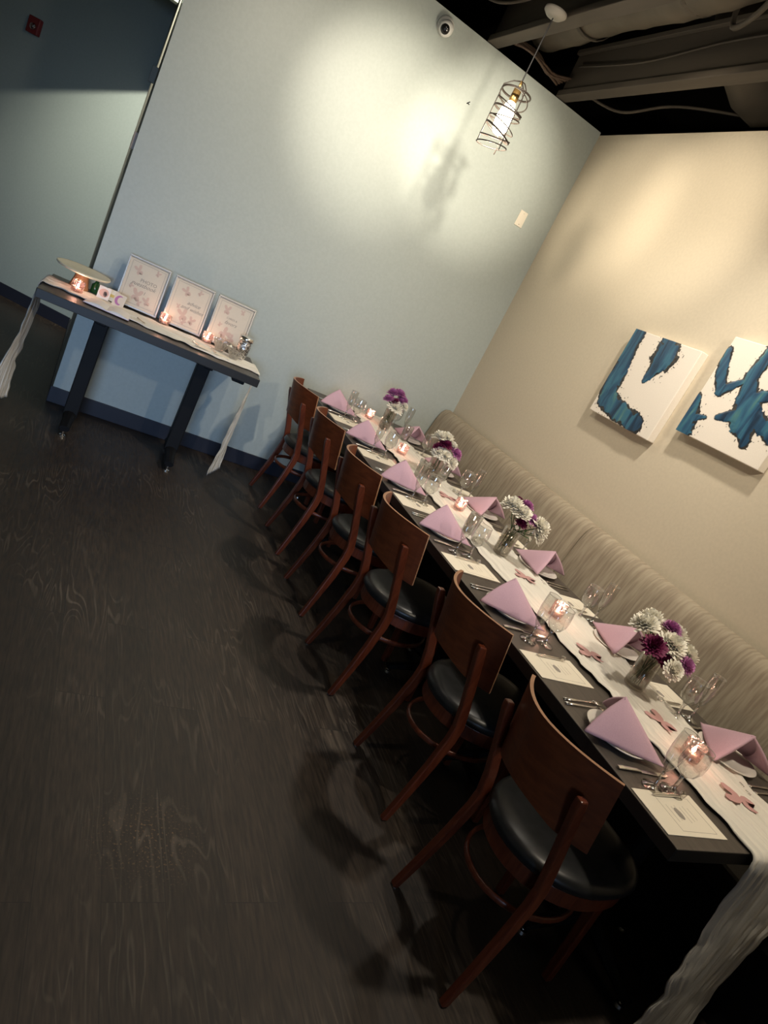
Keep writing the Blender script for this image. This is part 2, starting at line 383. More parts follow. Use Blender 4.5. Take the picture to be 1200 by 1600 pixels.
# hallway bulkhead: added, shaped so its lower edge cuts the light on the oblique wall
def light_cutoff():
    Ap = Vector((-.99, 7.62, 1.62)); Bp = Vector((.08, 7.02, 2.17)); Lp = Vector(HALL_L)
    nn = (Bp-Ap).cross(Lp-Ap)
    z = 2.72
    def edge(x): return Ap.y + (-(nn.x*(x-Ap.x)) - nn.z*(z-Ap.z))/nn.y
    x0, x1 = -2.6, XL-.01
    bm = nb(); y0, y1 = edge(x0), edge(x1)
    print('BULKHEAD', y0, y1)
    prism(bm, [(x0, y0), (x1, y1), (x1, y1+.1), (x0, y0+.1)], z, TOP)
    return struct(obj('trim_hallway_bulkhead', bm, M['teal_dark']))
light_cutoff()
# made-up window behind the camera, added to go with the cool fill
f = nb()
for a in ((-2.0, -.0, -3.6, -3.54, .8, .87), (-2.0, -.0, -3.6, -3.54, 2.13, 2.2), (-2.0, -1.93, -3.6, -3.54, .87, 2.13), (-.07, 0, -3.6, -3.54, .87, 2.13), (-1.02, -.98, -3.6, -3.55, .87, 2.13)): box(f, *a)
wf = struct(obj('window_1', f, M['whitepl']))
obj('window_pane', bx(-1.93, -.07, -3.59, -3.58, .87, 2.13), M['winpane'], wf)

# ---------------------------------------------------------------- open ceiling
def joist(x, label):
    bm = nb(); y0, y1 = -3.5, YB-.01 if x < XR else 7.1
    box(bm, x-.02, x+.02, y0, y1, H+.04, H+.28); box(bm, x-.045, x+.045, y0, y1, H, H+.04); box(bm, x-.045, x+.045, y0, y1, H+.28, H+.31)
    # dents and a cable run clipped on the web
    return tag(obj('ceiling_joist', bm, M['beam'], bevel=.004), label, 'joist', 'joists under the open ceiling')
joist(1.87, 'dark painted ceiling joist that the wire pendant hangs from')
joist(2.50, 'dark painted ceiling joist between the round duct and the cream wall')
joist(1.2, 'dark ceiling joist nearest the white security camera')
bm = nb(); pts = [(2.17, y, 3.66 + .01*sin(y*5)) for y in [4.83 - i*.08 for i in range(104)]]
tube(bm, pts, [.17 + (.004 if i % 4 == 0 else -.002) for i in range(104)], 28)
for i in (6, 14, 25, 40, 60): pass
dct = thing('air_duct', 'fat round brown-grey air duct running between two ceiling joists', 'duct')
obj('duct_shell', bm, M['duct'], dct, smooth=True)
for y in (4.3, 3.4, 2.5):
    bm = nb(); tube(bm, [(2.17+.176*cos(a), y, 3.66+.176*sin(a)) for a in [k*pi/12 for k in range(24)]], [(.004, .018)]*24, 6, closed=True)
    obj('hanger_strap', bm, M['beam'], dct)
bm = nb(); tube(bm, [(2.62, 3.75, 4.0), (2.75, 3.72, 3.75), (3.0, 3.68, 3.6), (3.6, 3.6, 3.55), (4.6, 3.5, 3.55)], .14, 20)
tag(obj('branch_duct', bm, M['duct'], smooth=True), 'branch duct dropping behind the cream wall top, right of the joists', 'duct')
def cable(name, pts, r, label, m=M['cable']):
    bm = nb(); P = []
    for i in range(len(pts)-1):
        p0 = Vector(pts[max(i-1, 0)]); p1 = Vector(pts[i]); p2 = Vector(pts[i+1]); p3 = Vector(pts[min(i+2, len(pts)-1)])
        for k in range(8):
            t = k/8; P.append(.5*((2*p1)+(p2-p0)*t+(2*p0-5*p1+4*p2-p3)*t*t+(3*p1-p0-3*p2+p3)*t**3))
    P.append(Vector(pts[-1])); tube(bm, P, r, 6)
    return tag(obj(name, bm, m, smooth=True), label, 'cable')
for i in range(6):
    o_ = cable('electrical_cable', [(1.93+.02*i, 4.80, 3.40+.02*(i % 3)), (2.08+.02*i, 4.7+.02*i, 3.385+.012*i), (2.22+.015*i, 4.72+.01*i, 3.37+.02*(i % 2)), (2.40+.01*i, 4.80-.012*i, 3.37+.012*i)], .008,
          'brown cable in the bundle above the teal wall between the joists')
    o_['group'] = 'bundled brown cables above the teal wall'
cable('flexible_conduit', [(2.05, 2.6, 3.50), (2.25, 3.0, 3.46), (2.38, 3.3, 3.52), (2.42, 3.35, 3.70), (2.8, 3.3, 3.9)], .015, 'flexible grey conduit looping across the duct beside the joist', M['beam'])
cable('electrical_cable', [(2.44, 4.7, 3.50), (2.445, 4.0, 3.46), (2.45, 3.3, 3.50), (2.44, 2.4, 3.47), (2.44, 1.6, 3.5)], .006, 'thin cable running along the side of the joist by the duct', M['beam'])
cable('electrical_cable', [(2.62, 4.75, 3.42), (2.75, 4.45, 3.36), (2.9, 4.1, 3.46), (3.2, 3.5, 3.5), (3.6, 2.9, 3.6)], .009, 'loose cable sagging in front of the dark ceiling by the room corner', M['beam'])
cable('electrical_cable', [(1.62, 4.82, 3.5), (1.68, 4.5, 3.42), (1.80, 4.3, 3.50), (1.78, 3.9, 3.55)], .010, 'dark cable curling above the security camera', M['beam'])

# ---------------------------------------------------------------- pendants
def make_pendant(loc, label, energy):
    t = thing('pendant_lamp', label, 'lamp', loc, 0, 'wire pendant lamps')
    top = H - loc[2] - .0
    cn = nb(); lathe(cn, [(0, top), (.065, top), (.065, top-.012), (.045, top-.03), (.012, top-.036), (0, top-.036)], 24)
    obj('canopy', cn, M['canopyp'], t, smooth=True)
    cb = nb(); tube(cb, [(0, 0, top-.03), (0, 0, .20)], .004, 8); obj('cord', cb, M['black'], t)
    cg = nb(); rad = .085
    # three loose helices of hoops, slightly tilted, plus vertical wires
    rr = random.Random(3)
    for i in range(9):
        z = .14 - i*.036 + rr.uniform(-.008, .008); tx, ty = rr.uniform(-.28, .28), rr.uniform(-.28, .28); r0 = rad*rr.uniform(.93, 1.04)
        tube(cg, [(r0*cos(a), r0*sin(a), z + r0*(tx*cos(a)+ty*sin(a))) for a in [k*2*pi/28 for k in range(28)]], (.0036 if i % 3 else .0056), 6, closed=True)
    for a in (.6, 2.7, 4.8):
        tube(cg, [(0, 0, .20), (rad*.5*cos(a), rad*.5*sin(a), .185), (rad*cos(a), rad*sin(a), .15), (rad*cos(a), rad*sin(a), 0), (rad*cos(a+.1), rad*sin(a+.1), -.17)], .0034, 6)
    obj('wire_cage', cg, M['wire'], t, smooth=True)
    sk = nb(); lathe(sk, [(0, .16), (.022, .16), (.024, .10), (.02, .085), (0, .085)], 16); tube(sk, [(0, 0, .2), (0, 0, .155)], .008, 8)
    obj('socket', sk, M['brass'], t, smooth=True)
    bl = nb(); lathe(bl, [(0, .095), (.018, .094), (.028, .07), (.042, .03), (.046, -.01), (.042, -.055), (.026, -.085), (0, -.095)], 20)
    b = obj('bulb', bl, M['bulb'], t, smooth=True)
    l = bpy.data.lights.new('pendant_glow', 'POINT'); l.energy = energy; l.color = (1, .88, .70); l.shadow_soft_size = .045
    lo = bpy.data.objects.new('pendant_glow', l); C.objects.link(lo); lo.location = (loc[0], loc[1], loc[2]-.15)
    return t
make_pendant((1.765, 3.93, 2.76), 'wire cage pendant lamp hanging near the cream wall corner, in view', PENDANT_E[0])
make_pendant((1.95, 0.75, 2.76), 'wire cage pendant lamp above the near end of the table', PENDANT_E[1])
# track spot fixtures
for i, (p, t, e, c_, a, b, rad, lb_) in enumerate(SPOTS):
    q = (Vector(t)-Vector(p)).to_track_quat('-Z', 'Y').to_matrix().to_4x4()
    th = thing('track_spotlight', lb_, 'spotlight', p, 0, 'track spotlights under the ceiling')
    bm = nb(); lathe(bm, [(.045, .02), (.045, .14), (.03, .16), (0, .16)], 20, M4=q); obj('spot_body', bm, M['black'], th)
    bm = nb(); tube(bm, [(0, 0, .08), (0, 0, H - p[2] + .04)], .008, 8); obj('mounting_stem', bm, M['black'], th)

# ---------------------------------------------------------------- wall fittings
t = thing('security_camera', 'white dome security camera high on the teal wall below the ceiling', 'camera', (1.53, YB, 3.245))
bm = nb(); R90 = Matrix.Rotation(pi/2, 4, 'X')
lathe(bm, [(0, 0), (.058, 0), (.058, .012), (.05, .03), (0, .03)], 28, M4=R90); obj('mounting_base', bm, M['whitepl'], t, smooth=True)
bm = nb(); Q = Matrix.Translation((-.005, -.05, -.02)) @ (Vector((-.45, -1, -.55)).to_track_quat('Z', 'Y').to_matrix().to_4x4())
lathe(bm, [(0, -.04), (.03, -.038), (.046, -.015), (.048, .01), (.042, .03), (.034, .04), (0, .04)], 24, M4=Q); obj('eyeball_housing', bm, M['whitepl'], t, smooth=True)
bm = nb(); lathe(bm, [(0, .0405), (.030, .0405), (.028, .047), (0, .048)], 20, M4=Q); ln_ = obj('lens_window', bm, M['blackshiny'], t, smooth=True)
bm = nb(); lathe(bm, [(0, .0482), (.009, .0482), (.008, .051), (0, .051)], 12, M4=Q); obj('lens_ring', bm, M['chrome'], ln_)
t = thing('wall_plate', 'blank ivory wall plate on the teal wall right of the pendant', 'wall plate', (2.665, YB, 2.545))
obj('cover_plate', bx(-.034, .034, -.006, 0, -.056, .056), M['paper'], t, bevel=.002)
for z in (-.04, .04):
    bm = nb(); lathe(bm, [(0, .0062), (.0035, .0062), (.003, .0078), (0, .008)], 8, (0, 0, 0), Matrix.Translation((0, 0, z)) @ R90); obj('screw', bm, M['chrome'], t)
bm = nb(); tube(bm, [(0, 0, 0), (0, -.02, .004), (.006, -.028, .012)], .003, 6); tube(bm, [(.01, 0, .004), (.014, -.012, .0)], .003, 6)
tag(obj('wall_hook', bm, M['black'], loc=(1.885, YB, 2.96)), 'tiny dark hook in the teal wall left of the pendant', 'hook')
t = thing('strike_plate', 'small beige metal plate with a dark slot on the passage wall edge', 'strike plate', (XL, 4.93, 1.735))
obj('metal_plate', bx(-.022, 0, -.035, .035, -.05, .05), M['bracket'], t, bevel=.002)
obj('slot', bx(-.0235, -.021, .006, .014, -.03, .03), M['black'], t)
# fire alarm and white box on the oblique wall
def on_hall(s, z):  # s = distance along wall from A
    p = A + d*s; return (p.x, p.y, z)
rz = atan2(d.y, d.x)
t = thing('fire_alarm_strobe', 'dark red fire alarm with clear strobe on the hallway wall', 'fire alarm', on_hall(-.33, 2.22), rz)
obj('alarm_body', bx(-.055, .055, -.045, 0, -.065, .065), M['red'], t, bevel=.008)
bm = nb(); lathe(bm, [(0, 0), (.028, 0), (.024, .016), (0, .024)], 16, M4=Matrix.Translation((.008, -.045, -.01)) @ R90); obj('strobe_lens', bm, M['crystal'], t, smooth=True)
tag(obj('hallway_wall_box', bx(-.10, .03, -.05, 0, 0, .2), M['whitepl'], loc=on_hall(.53, 2.82)), 'pale box at the top of the dark hallway wall', 'box').rotation_euler = (0, 0, rz)
tag(obj('door_closer_bracket', bx(-.015, .025, -.02, 0, -.05, .05), M['greige'], loc=(XL-.025, 5.4, 2.16), bevel=.004), 'pale bracket on the passage wall edge above the lit hallway area', 'bracket')

# ---------------------------------------------------------------- paintings
def painting(y0, y1, z0, z1, label, seed, blobs, parent_name='canvas_painting'):
    t = thing(parent_name, label, 'painting', (XR, (y0+y1)/2, (z0+z1)/2), 0, 'abstract canvases on the cream wall')
    W = y1-y0; Hh = z1-z0; D = .055
    obj('stretched_canvas', bx(-D, 0, -W/2, W/2, -Hh/2, Hh/2), M['canvas'], t, bevel=.004)
    # paint: procedural shape fields sampled on a fine grid, thin relief on the canvas
    bm = nb(); nu, nv = 150, 160; grid = {}
    def field(u, v):
        best = -1; 
        for (pts, ws) in blobs:
            for (a, b, wa, wb) in zip(pts, pts[1:], ws, ws[1:]):
                ax, ay = a; bx_, by = b; L2 = (bx_-ax)**2+(by-ay)**2
                tt = max(0, min(1, ((u-ax)*(bx_-ax)+(v-ay)*(by-ay))/L2)); wd = wa+(wb-wa)*tt
                dd = sqrt((u-ax-tt*(bx_-ax))**2+(v-ay-tt*(by-ay))**2)
                best = max(best, 1-dd/wd) if wd > 0 else best
        return best
    attr = []
    val = [[0]*(nv+1) for _ in range(nu+1)]
    for i in range(nu+1):
        for j in range(nv+1):
            u, v = i/nu, j/nv; f0 = field(u, v*Hh/W)
            nz = noise.fractal(Vector((u*9+seed, v*9, seed)), 1.0, 2.0, 4)
            nz2 = noise.noise(Vector((u*34, v*34, seed)))
            val[i][j] = f0 + nz*.17 + nz2*.13*(1 if f0 > -.5 else .0)
            if -.75 < f0 < 0 and noise.noise(Vector((u*48+seed, v*48, 4)))*.5+.5 + f0*.22 > .60: val[i][j] = .02
    lay = bm.faces.layers.int.new('k')
    V = {}
    def gv(i, j):
        if (i, j) not in V:
            u, v = i/nu, j/nv; rel = max(0, min(1, val[i][j]*3))*.0022+.0008
            V[(i, j)] = bm.verts.new((-D-rel, W/2-u*W, Hh/2-v*Hh))
        return V[(i, j)]
    for i in range(nu):
        for j in range(nv):
            m_ = (val[i][j]+val[i+1][j]+val[i][j+1]+val[i+1][j+1])/4
            if m_ > 0:
                fc = bm.faces.new((gv(i, j), gv(i+1, j), gv(i+1, j+1), gv(i, j+1)))
                s = noise.noise(Vector((i/nu*5+seed, j/nv*2.2, 3)))
                s2 = noise.noise(Vector((i/nu*14, j/nv*5+seed, 9)))
                k = 0 if m_ < .22 + .4*s2 else 1
                fc.material_index = k
    obj('painted_shape', bm, [M['p_black'], M['p_mix']], t, smooth=True)
    return t
M['canvas'] = noisy(mat('primed_canvas', rough=.8), (.80, .74, .66), (.84, .78, .70), nscale=200, bump=.1, bdist=.001)
M['p_black'] = noisy(mat('black_acrylic', rough=.4), (.015, .015, .018), (.05, .045, .04), nscale=60)
def swirl():
    m = noisy(mat('blue_acrylic', rough=.35), (.010, .028, .06), (.19, .30, .28), (1, 16, 3.2), nscale=1.0, detail=5, bump=.2, lo=.36, hi=.74, dist=.8)
    cr = [n_ for n_ in m.node_tree.nodes if n_.type == 'VALTORGB'][0].color_ramp
    for p_, c_ in ((.46, (.02, .07, .14)), (.56, (.035, .13, .21)), (.64, (.06, .17, .19))):
        e = cr.elements.new(p_); e.color = (*c_, 1)
    return m
M['p_mix'] = swirl()
# u runs from the left (far, +y) edge to the right, v down in units of width
painting(2.80, 3.345, 1.575, 2.11, 'white canvas with a blue curved stroke and a teal wedge, fully in view', 2.3, [
    ([(.06, -.05), (.08, .25), (.10, .5), (.14, .74)], [.10, .115, .125, .13]),
    ([(.15, .78), (.42, .85), (.75, .90)], [.13, .12, .10]),
    ([(.55, .01), (.60, .19), (.52, .46)], [.13, .17, .035]),
])
painting(2.12, 2.665, 1.695, 2.23, 'white canvas with branching navy drips, cut off by the right frame edge', 7.7, [
    ([(.03, .14), (.08, .33), (.2, .49), (.36, .36)], [.045, .065, .065, .035]),
    ([(.46, -.02), (.41, .30), (.50, .48), (.62, .64), (.74, .82)], [.07, .07, .11, .16, .06]),
    ([(.60, .60), (.34, .72)], [.10, .03]),
    ([(.50, .48), (.69, .385), (.92, .30)], [.06, .06, .06]),
    ([(.62, .6), (.87, .65), (1.0, .70)], [.09, .08, .08]),
    ([(.0, .64), (.03, .80), (.05, .90)], [.06, .13, .15]),
    ([(.05, .82), (.22, .765)], [.06, .02]),
])

# ---------------------------------------------------------------- banquette
t = thing('banquette_bench', 'long grey-beige upholstered banquette along the cream wall', 'bench', (0, 0, 0))
def back_panel(y0, y1):
    bm = nb(); prof = [(2.925, .40), (2.925, .99), (2.915, 1.02), (2.88, 1.035), (2.84, 1.025), (2.815, .99), (2.80, .94), (2.765, .70), (2.735, .50), (2.73, .40)]
    n_ = len(prof); rings = []
    ys = [y0, y0+.012, y0+.03] + [y0+.03+(y1-y0-.06)*k/30 for k in range(1, 30)] + [y1-.03, y1-.012, y1]
    for y in ys:
        e = min(y-y0, y1-y); pull = .012*max(0, 1-e/.02)**2
        rings.append([bm.verts.new((x + (pull if i > 3 else 0), y, z-(pull if 2 <= i <= 6 else 0))) for i, (x, z) in enumerate(prof)])
    for a, b in zip(rings, rings[1:]):
        for k in range(n_): bm.faces.new((a[k], a[(k+1) % n_], b[(k+1) % n_], b[k]))
    bm.faces.new(rings[0]); bm.faces.new(rings[-1][::-1])
    return bm
for y0, y1 in ((2.772, 4.845), (.70, 2.768), (-.5, .696)): obj('back_cushion', back_panel(y0, y1), M['fabric'], t, smooth=True)
for y0, y1 in ((2.772, 4.845), (.70, 2.768), (-.5, .696)): obj('seat_cushion', bx(2.43, 2.74, y0, y1, .36, .47), M['vinyl'], t, bevel=.02)
obj('plinth', bx(2.50, 2.92, -.5, 4.84, 0, .36), M['black'], t)
ban = t

# ---------------------------------------------------------------- dining tables
TZ = .755; TX0 = 1.6926; TX1 = 2.562; TN = .8056
def edge_band(o):
    for p in o.data.polygons:
        if abs(p.normal.z) < .5: p.material_index = 1
    return o
def make_table(y0, y1, label):
    t = thing('dining_table', label, 'table', ((TX0+TX1)/2, (y0+y1)/2, 0), 0, 'dark tables butted into one long row')
    hx = (TX1-TX0)/2; hy = (y1-y0)/2 - .0015
    bm = nb(); box(bm, -hx, hx, -hy, hy, TZ-.045, TZ)
    edge_band(obj('tabletop', bm, [M['tabletop'], M['tableedge']], t, bevel=.003))
    for s in (-1, 1):
        yy = s*hy*.55
        bm = nb(); tube(bm, [(0, yy, .05), (0, yy, TZ-.06)], .038, 16); box(bm, -.25, .25, yy-.03, yy+.03, TZ-.07, TZ-.045)
        obj('pedestal_column', bm, M['black'], t, smooth=False)
        ft = nb()
        for ax in ((1, 0), (-1, 0), (0, 1), (0, -1)):
            tube(ft, [(ax[0]*.02, yy+ax[1]*.02, .09), (ax[0]*.15, yy+ax[1]*.15, .06), (ax[0]*.27, yy+ax[1]*.27, .035)], [(.03, .03), (.026, .022), (.022, .014)], 8)
        fo = obj('base_foot', ft, M['black'], t)
        for ax in ((1, 0), (-1, 0), (0, 1), (0, -1)):
            gl = nb(); lathe(gl, [(0, 0), (.018, 0), (.015, .012), (.006, .014), (.006, .03), (0, .03)], 12, (ax[0]*.255, yy+ax[1]*.255, 0)); obj('levelling_glide', gl, M['chrome'], fo)
    return t
make_table(TN, 2.186, 'dark laminate table at the near end of the long row')
make_table(2.186, 3.51, 'dark laminate table in the middle of the long row')
make_table(3.51, 4.84, 'dark laminate table at the far end by the teal wall')

# ---------------------------------------------------------------- chairs
def make_chair(label):
    t = thing('dining_chair', label, 'chair', (0, 0, 0), 0, 'cherry wood chairs along the table')
    # rear legs: foot back, forward at the seat, back again to the post top
    for s in (-1, 1):
        prof = [(0, .003), (.032, .12), (.066, .26), (.088, .38), (.090, .44), (.070, .52), (.030, .64), (-.010, .755), (-.018, .782)]
        ys = [.186, .181, .175, .170, .168, .168, .172, .178, .179]
        hx = [.013, .016, .019, .021, .021, .020, .019, .018, .014]
        bm = bar(nb(), [(x-.045, s*y, z) for (x, z), y in zip(prof, ys)], hx, [.0125]*9)
        lg = obj('rear_leg', bm, M['cherry'], t, bevel=.005)
        gl = nb(); lathe(gl, [(0, 0), (.011, 0), (.011, .006), (0, .006)], 10, (-.045, s*.180, -.001)); obj('foot_glide', gl, M['chrome'], lg)
        bm = bar(nb(), [(.395, s*.150, .003), (.385, s*.148, .2), (.37, s*.145, .42)], [.014, .016, .019], [.014, .016, .019])
        obj('front_leg', bm, M['cherry'], t, bevel=.005)
    # curved back panel, concave to the front
    bm = nb(); nu = 24; zt, hw = .875, .212; th = .012
    def px(y): return -.118 + .122*(abs(y)/hw)**1.9
    cols = []
    for i in range(nu+1):
        y = -hw + 2*hw*i/nu; x = px(y); a = abs(y)/hw
        zb = .628 + .025*max(0, 1-(a/.62)**2)
        lean = .055; ox0 = .045
        sl = 2*.078*y/hw**2; nx, ny = 1/sqrt(1+sl*sl), -sl/sqrt(1+sl*sl)
        ztt = zt - .010*a*a
        col = []
        for z in (zb, (zb+ztt)/2, ztt):
            ox = ox0 - lean*(z-.6)/.27
            col.append(((x+ox, y, z), (x+ox+nx*th, y+ny*th, z)))
        cols.append([(bm.verts.new(p), bm.verts.new(q)) for p, q in col])
    for a, b in zip(cols, cols[1:]):
        for k in range(2):
            bm.faces.new((a[k][0], b[k][0], b[k+1][0], a[k+1][0])); bm.faces.new((a[k][1], a[k+1][1], b[k+1][1], b[k][1]))
        f = bm.faces.new((a[2][0], b[2][0], b[2][1], a[2][1])); f.material_index = 1
        bm.faces.new((a[0][0], a[0][1], b[0][1], b[0][0]))
    for c_ in (cols[0], cols[-1]):
        for k in range(2): f = bm.faces.new((c_[k][0], c_[k][1], c_[k+1][1], c_[k+1][0])); f.material_index = 1
    obj('backrest', bm, [M['cherrypanel'], M['panel_edge']], t, smooth=False)
    # seat outline
    def outline(r, fr):
        P = []
        for k in range(40):
            a = 2*pi*k/40; x = cos(a); y = sin(a)
            e = 2.0 if x < 0 else 2.7
            rr = (abs(x)**e + abs(y)**e)**(-1/e)
            P.append((.238 + r*rr*x*1.14, r*rr*y))
        return P
    bm = nb(); prof = [(1.0, .392), (1.0, .447), (.93, .447), (.93, .392)]
    rings = [[bm.verts.new((*p, z)) for p in outline(.207*k, 0)] for k, z in prof]
    for a, b in zip(rings, rings[1:]+rings[:1]):
        for k in range(40): bm.faces.new((a[k], a[(k+1) % 40], b[(k+1) % 40], b[k]))
    obj('seat_frame', bm, M['cherry'], t, smooth=False, bevel=.004)
    bm = nb(); prof = [(.9, .44), (1.03, .449), (1.07, .462), (1.05, .480), (.96, .492), (.75, .500), (.4, .502)]
    rings = [[bm.verts.new((*p, z)) for p in outline(.207*k, 0)] for k, z in prof]
    for a, b in zip(rings, rings[1:]):
        for k in range(40): bm.faces.new((a[k], a[(k+1) % 40], b[(k+1) % 40], b[k]))
    bm.faces.new(rings[0][::-1]); bm.faces.new(rings[-1])
    obj('seat', bm, M['vinyl'], t, smooth=True)
    bm = nb(); tube(bm, [(.185+.200*cos(a), .165*sin(a), .305) for a in [k*pi/18 for k in range(36)]], [(.007, .012)]*36, 8, closed=True)
    obj('stretcher_ring', bm, M['cherry'], t, smooth=True)
    return t
chair_labels = ['cherry wood chair with black seat nearest the camera, at the near table end',
    'second cherry wood chair from the near end, slightly turned in under the table',
    'third cherry wood chair from the near end of the table row',
    'fourth cherry wood chair from the near end, third from the teal wall',
    'cherry wood chair second from the teal wall',
    'cherry wood chair closest to the teal wall at the far table end']
FX = 1.471+.045; cy = [4.295-k*.6392 for k in range(5, -1, -1)]
off = [(-.045, .0, .03), (.015, -.005, -.03), (-.02, .03, .04), (-.005, .0, 0), (.0, .0, -.02), (.005, .0, 0)]
c0 = make_chair(chair_labels[0])
for i in range(6):
    ox, oy, rz_ = off[i]; p = (FX+ox, cy[i]+oy, 0)
    if i == 0: c0.location = p; c0.rotation_euler = (0, 0, rz_)
    else: dup(c0, p, rz_, chair_labels[i])

# ---------------------------------------------------------------- cloth runners
def strip(name, path, halfw, label, m, amp=.006, wig=.008, seed=0, cross=56, parent=None, cat='table runner'):
    """path: list of (pos, widthdir, normal, w_scale); samples already dense"""
    bm = nb(); uvl = bm.loops.layers.uv.new('UVMap'); rows = []; s = 0; prev = None; S = []
    for i, (p, wd, nn, ws) in enumerate(path):
        if prev is not None: s += (p-prev).length
        prev = p; S.append(s); row = []
        for k in range(cross+1):
            u = -1+2*k/cross; edge = wig*noise.noise(Vector((s*14, (3 if u > 0 else 7)+seed, 0)))*abs(u)
            fold = noise.noise(Vector((u*6+seed, s*1.2, seed)))*amp*1.2 + noise.noise(Vector((u*15+seed*2, s*2.6, seed+5)))*amp*1.3 + noise.noise(Vector((u*26, s*12, seed+9)))*amp*.35
            fold = min(max(fold, -amp*.6)+amp*.6, .0100)
            row.append(bm.verts.new(p + wd*(u*halfw*ws+edge) + nn*(fold+.0028)))
        rows.append(row)
    for i in range(len(rows)-1):
        for k in range(cross):
            f = bm.faces.new((rows[i][k], rows[i][k+1], rows[i+1][k+1], rows[i+1][k]))
            for lp, (a, b) in zip(f.loops, ((i, k), (i, k+1), (i+1, k+1), (i+1, k))): lp[uvl].uv = (b/cross, S[a])
    o = obj(name, bm, m, parent, smooth=True); sm = o.modifiers.new('s', 'SOLIDIFY'); sm.thickness = .0012; sm.offset = 1
    return tag(o, label, cat)
V3 = Vector
path = []
xc0, xc1 = 2.205, 2.19
y = 4.80
while y > TN+.02: path.append((V3((xc1, y, TZ)), V3((1, 0, 0)), V3((0, 0, 1)), 1)); y -= .025
for a in [k*pi/2/6 for k in range(0, 7)]:
    path.append((V3((xc1, TN+.005-.016*sin(a), TZ-.012+.012*cos(a))), V3((1, 0, 0)), V3((0, -sin(a), cos(a))), 1))
z = TZ-.03
while z > .02:
    k_ = (TZ-z)/TZ; path.append((V3((xc1+.0*k_, TN-.012-.03*k_, z)), V3((1, .05*sin(z*9), 0)).normalized(), V3((0, -1, 0)), 1-.12*sin(k_*2.5))); z -= .025
strip('table_runner', path, .178, 'white gauze runner down the long table, hanging over its near end', M['gauze'], .011, .035, 1)

# ---------------------------------------------------------------- place settings
ORD = ['nearest the camera', 'second from the near end', 'third from the near end', 'fourth from the near end', 'second from the teal wall', 'nearest the teal wall']
near_y = [1.225, 1.93, 2.60, 3.17, 3.83, 4.48]; far_y = [1.22, 1.86, 2.52, 3.17, 3.80, 4.40]
NX = 1.835; FXX = 2.41
def side_name(s): return 'chair side' if s == 0 else 'banquette side'
# prototypes
def make_plate():
    t = thing('dinner_plate', '', 'plate', group='white plates on the long table')
    bm = nb(); lathe(bm, [(0, .004), (.06, .003), (.075, .001), (.078, .003), (.080, .008), (.108, .016), (.110, .019), (.107, .020), (.079, .012), (.07, .008), (0, .008)], 40)
    obj('plate_dish', bm, M['plateporc'], t, smooth=True); return t
def make_napkin():
    """pyramid fold: apex, spine to front foot F(+x), open back"""
    t = thing('folded_napkin', '', 'napkin', group='mauve napkins folded into pyramids')
    Ap = V3((-.035, 0, .118)); F = V3((.165, 0, .0)); z0 = .004
    for s in (-1, 1):
        bm = nb(); Lp = V3((-.080, s*.150, z0+.002)); n1 = 14; rows = []
        # flap: from spine (A-F) to back edge (A-L); curved outwards
        for i in range(n1+1):
            v = i/n1; a = Ap.lerp(F, v); row = []
            b = Ap.lerp(Lp, v) + V3((-.006, s*.004, .003))*sin(pi*v)
            for k in range(11):
                u = k/10; p = a.lerp(b, u); bulge = sin(pi*u)*sin(pi*min(1, v*.9))*.012
                p = p + V3((.4, s*1, .45)).normalized()*bulge
                p.z = max(p.z, z0*.5+.002*(1-u)); row.append(p)
            rows.append(row)
        # turned-in hem along the open back (gives the double layer)
        for i, row in enumerate(rows):
            v = i/n1; b = row[-1]
            inn = [b + V3((-.004, -s*.003, 0)), b + V3((-.002, -s*.012, -.004))]
            inn += [b.lerp(Ap.lerp(F, v), .35*v+.04) + V3((0, -s*.008, -.006*v)) ]
            for q in inn: q.z = max(q.z, .006); row.append(q)
        vs = [[bm.verts.new(p) for p in row] for row in rows]
        for a, b in zip(vs, vs[1:]):
            for k in range(len(a)-1): bm.faces.new((a[k], a[k+1], b[k+1], b[k]))
        bmesh.ops.remove_doubles(bm, verts=bm.verts, dist=.0004)
        o = obj('napkin_flap', bm, M['napkin'], t, smooth=True); sm = o.modifiers.new('s', 'SOLIDIFY'); sm.thickness = .0022; sm.offset = 0
    return t
def make_flute():
    t = thing('champagne_flute', '', 'champagne flute', group='champagne flutes')
    bm = nb(); lathe(bm, [(0, .064), (.006, .068), (.015, .085), (.024, .115), (.027, .150), (.026, .185), (.0245, .205)], 28)
    obj('glass_bowl', bm, M['glass'], t, smooth=True)
    bm = nb(); lathe(bm, [(0, 0), (.033, .001), (.033, .0025), (.012, .008), (.0045, .016), (.004, .05), (.0055, .064), (0, .066)], 28); obj('stem_foot', bm, M['glassfoot'], t, smooth=True)
    bm = nb(); tube(bm, [(.0245*cos(a), .0245*sin(a), .205) for a in [k*pi/14 for k in range(28)]], .0009, 5, closed=True); obj('rim', bm, M['rimglass'], t)
    return t
def make_goblet():
    t = thing('water_goblet', '', 'water goblet', group='stemmed water goblets')
    bm = nb(); bm2 = nb(); lathe(bm2, [(0, 0), (.036, .001), (.036, .0025), (.012, .008), (.006, .02), (.0055, .055), (.010, .062), (0, .064)], 28); obj('stem_foot', bm2, M['glassfoot'], t, smooth=True)
    lathe(bm, [(0, .062), (.012, .066), (.028, .078), (.038, .10), (.040, .125), (.037, .155), (.035, .168)], 28)
    obj('glass_bowl', bm, M['glass'], t, smooth=True)
    bm = nb(); tube(bm, [(.035*cos(a), .035*sin(a), .168) for a in [k*pi/14 for k in range(28)]], .001, 5, closed=True); obj('rim', bm, M['rimglass'], t)
    return t
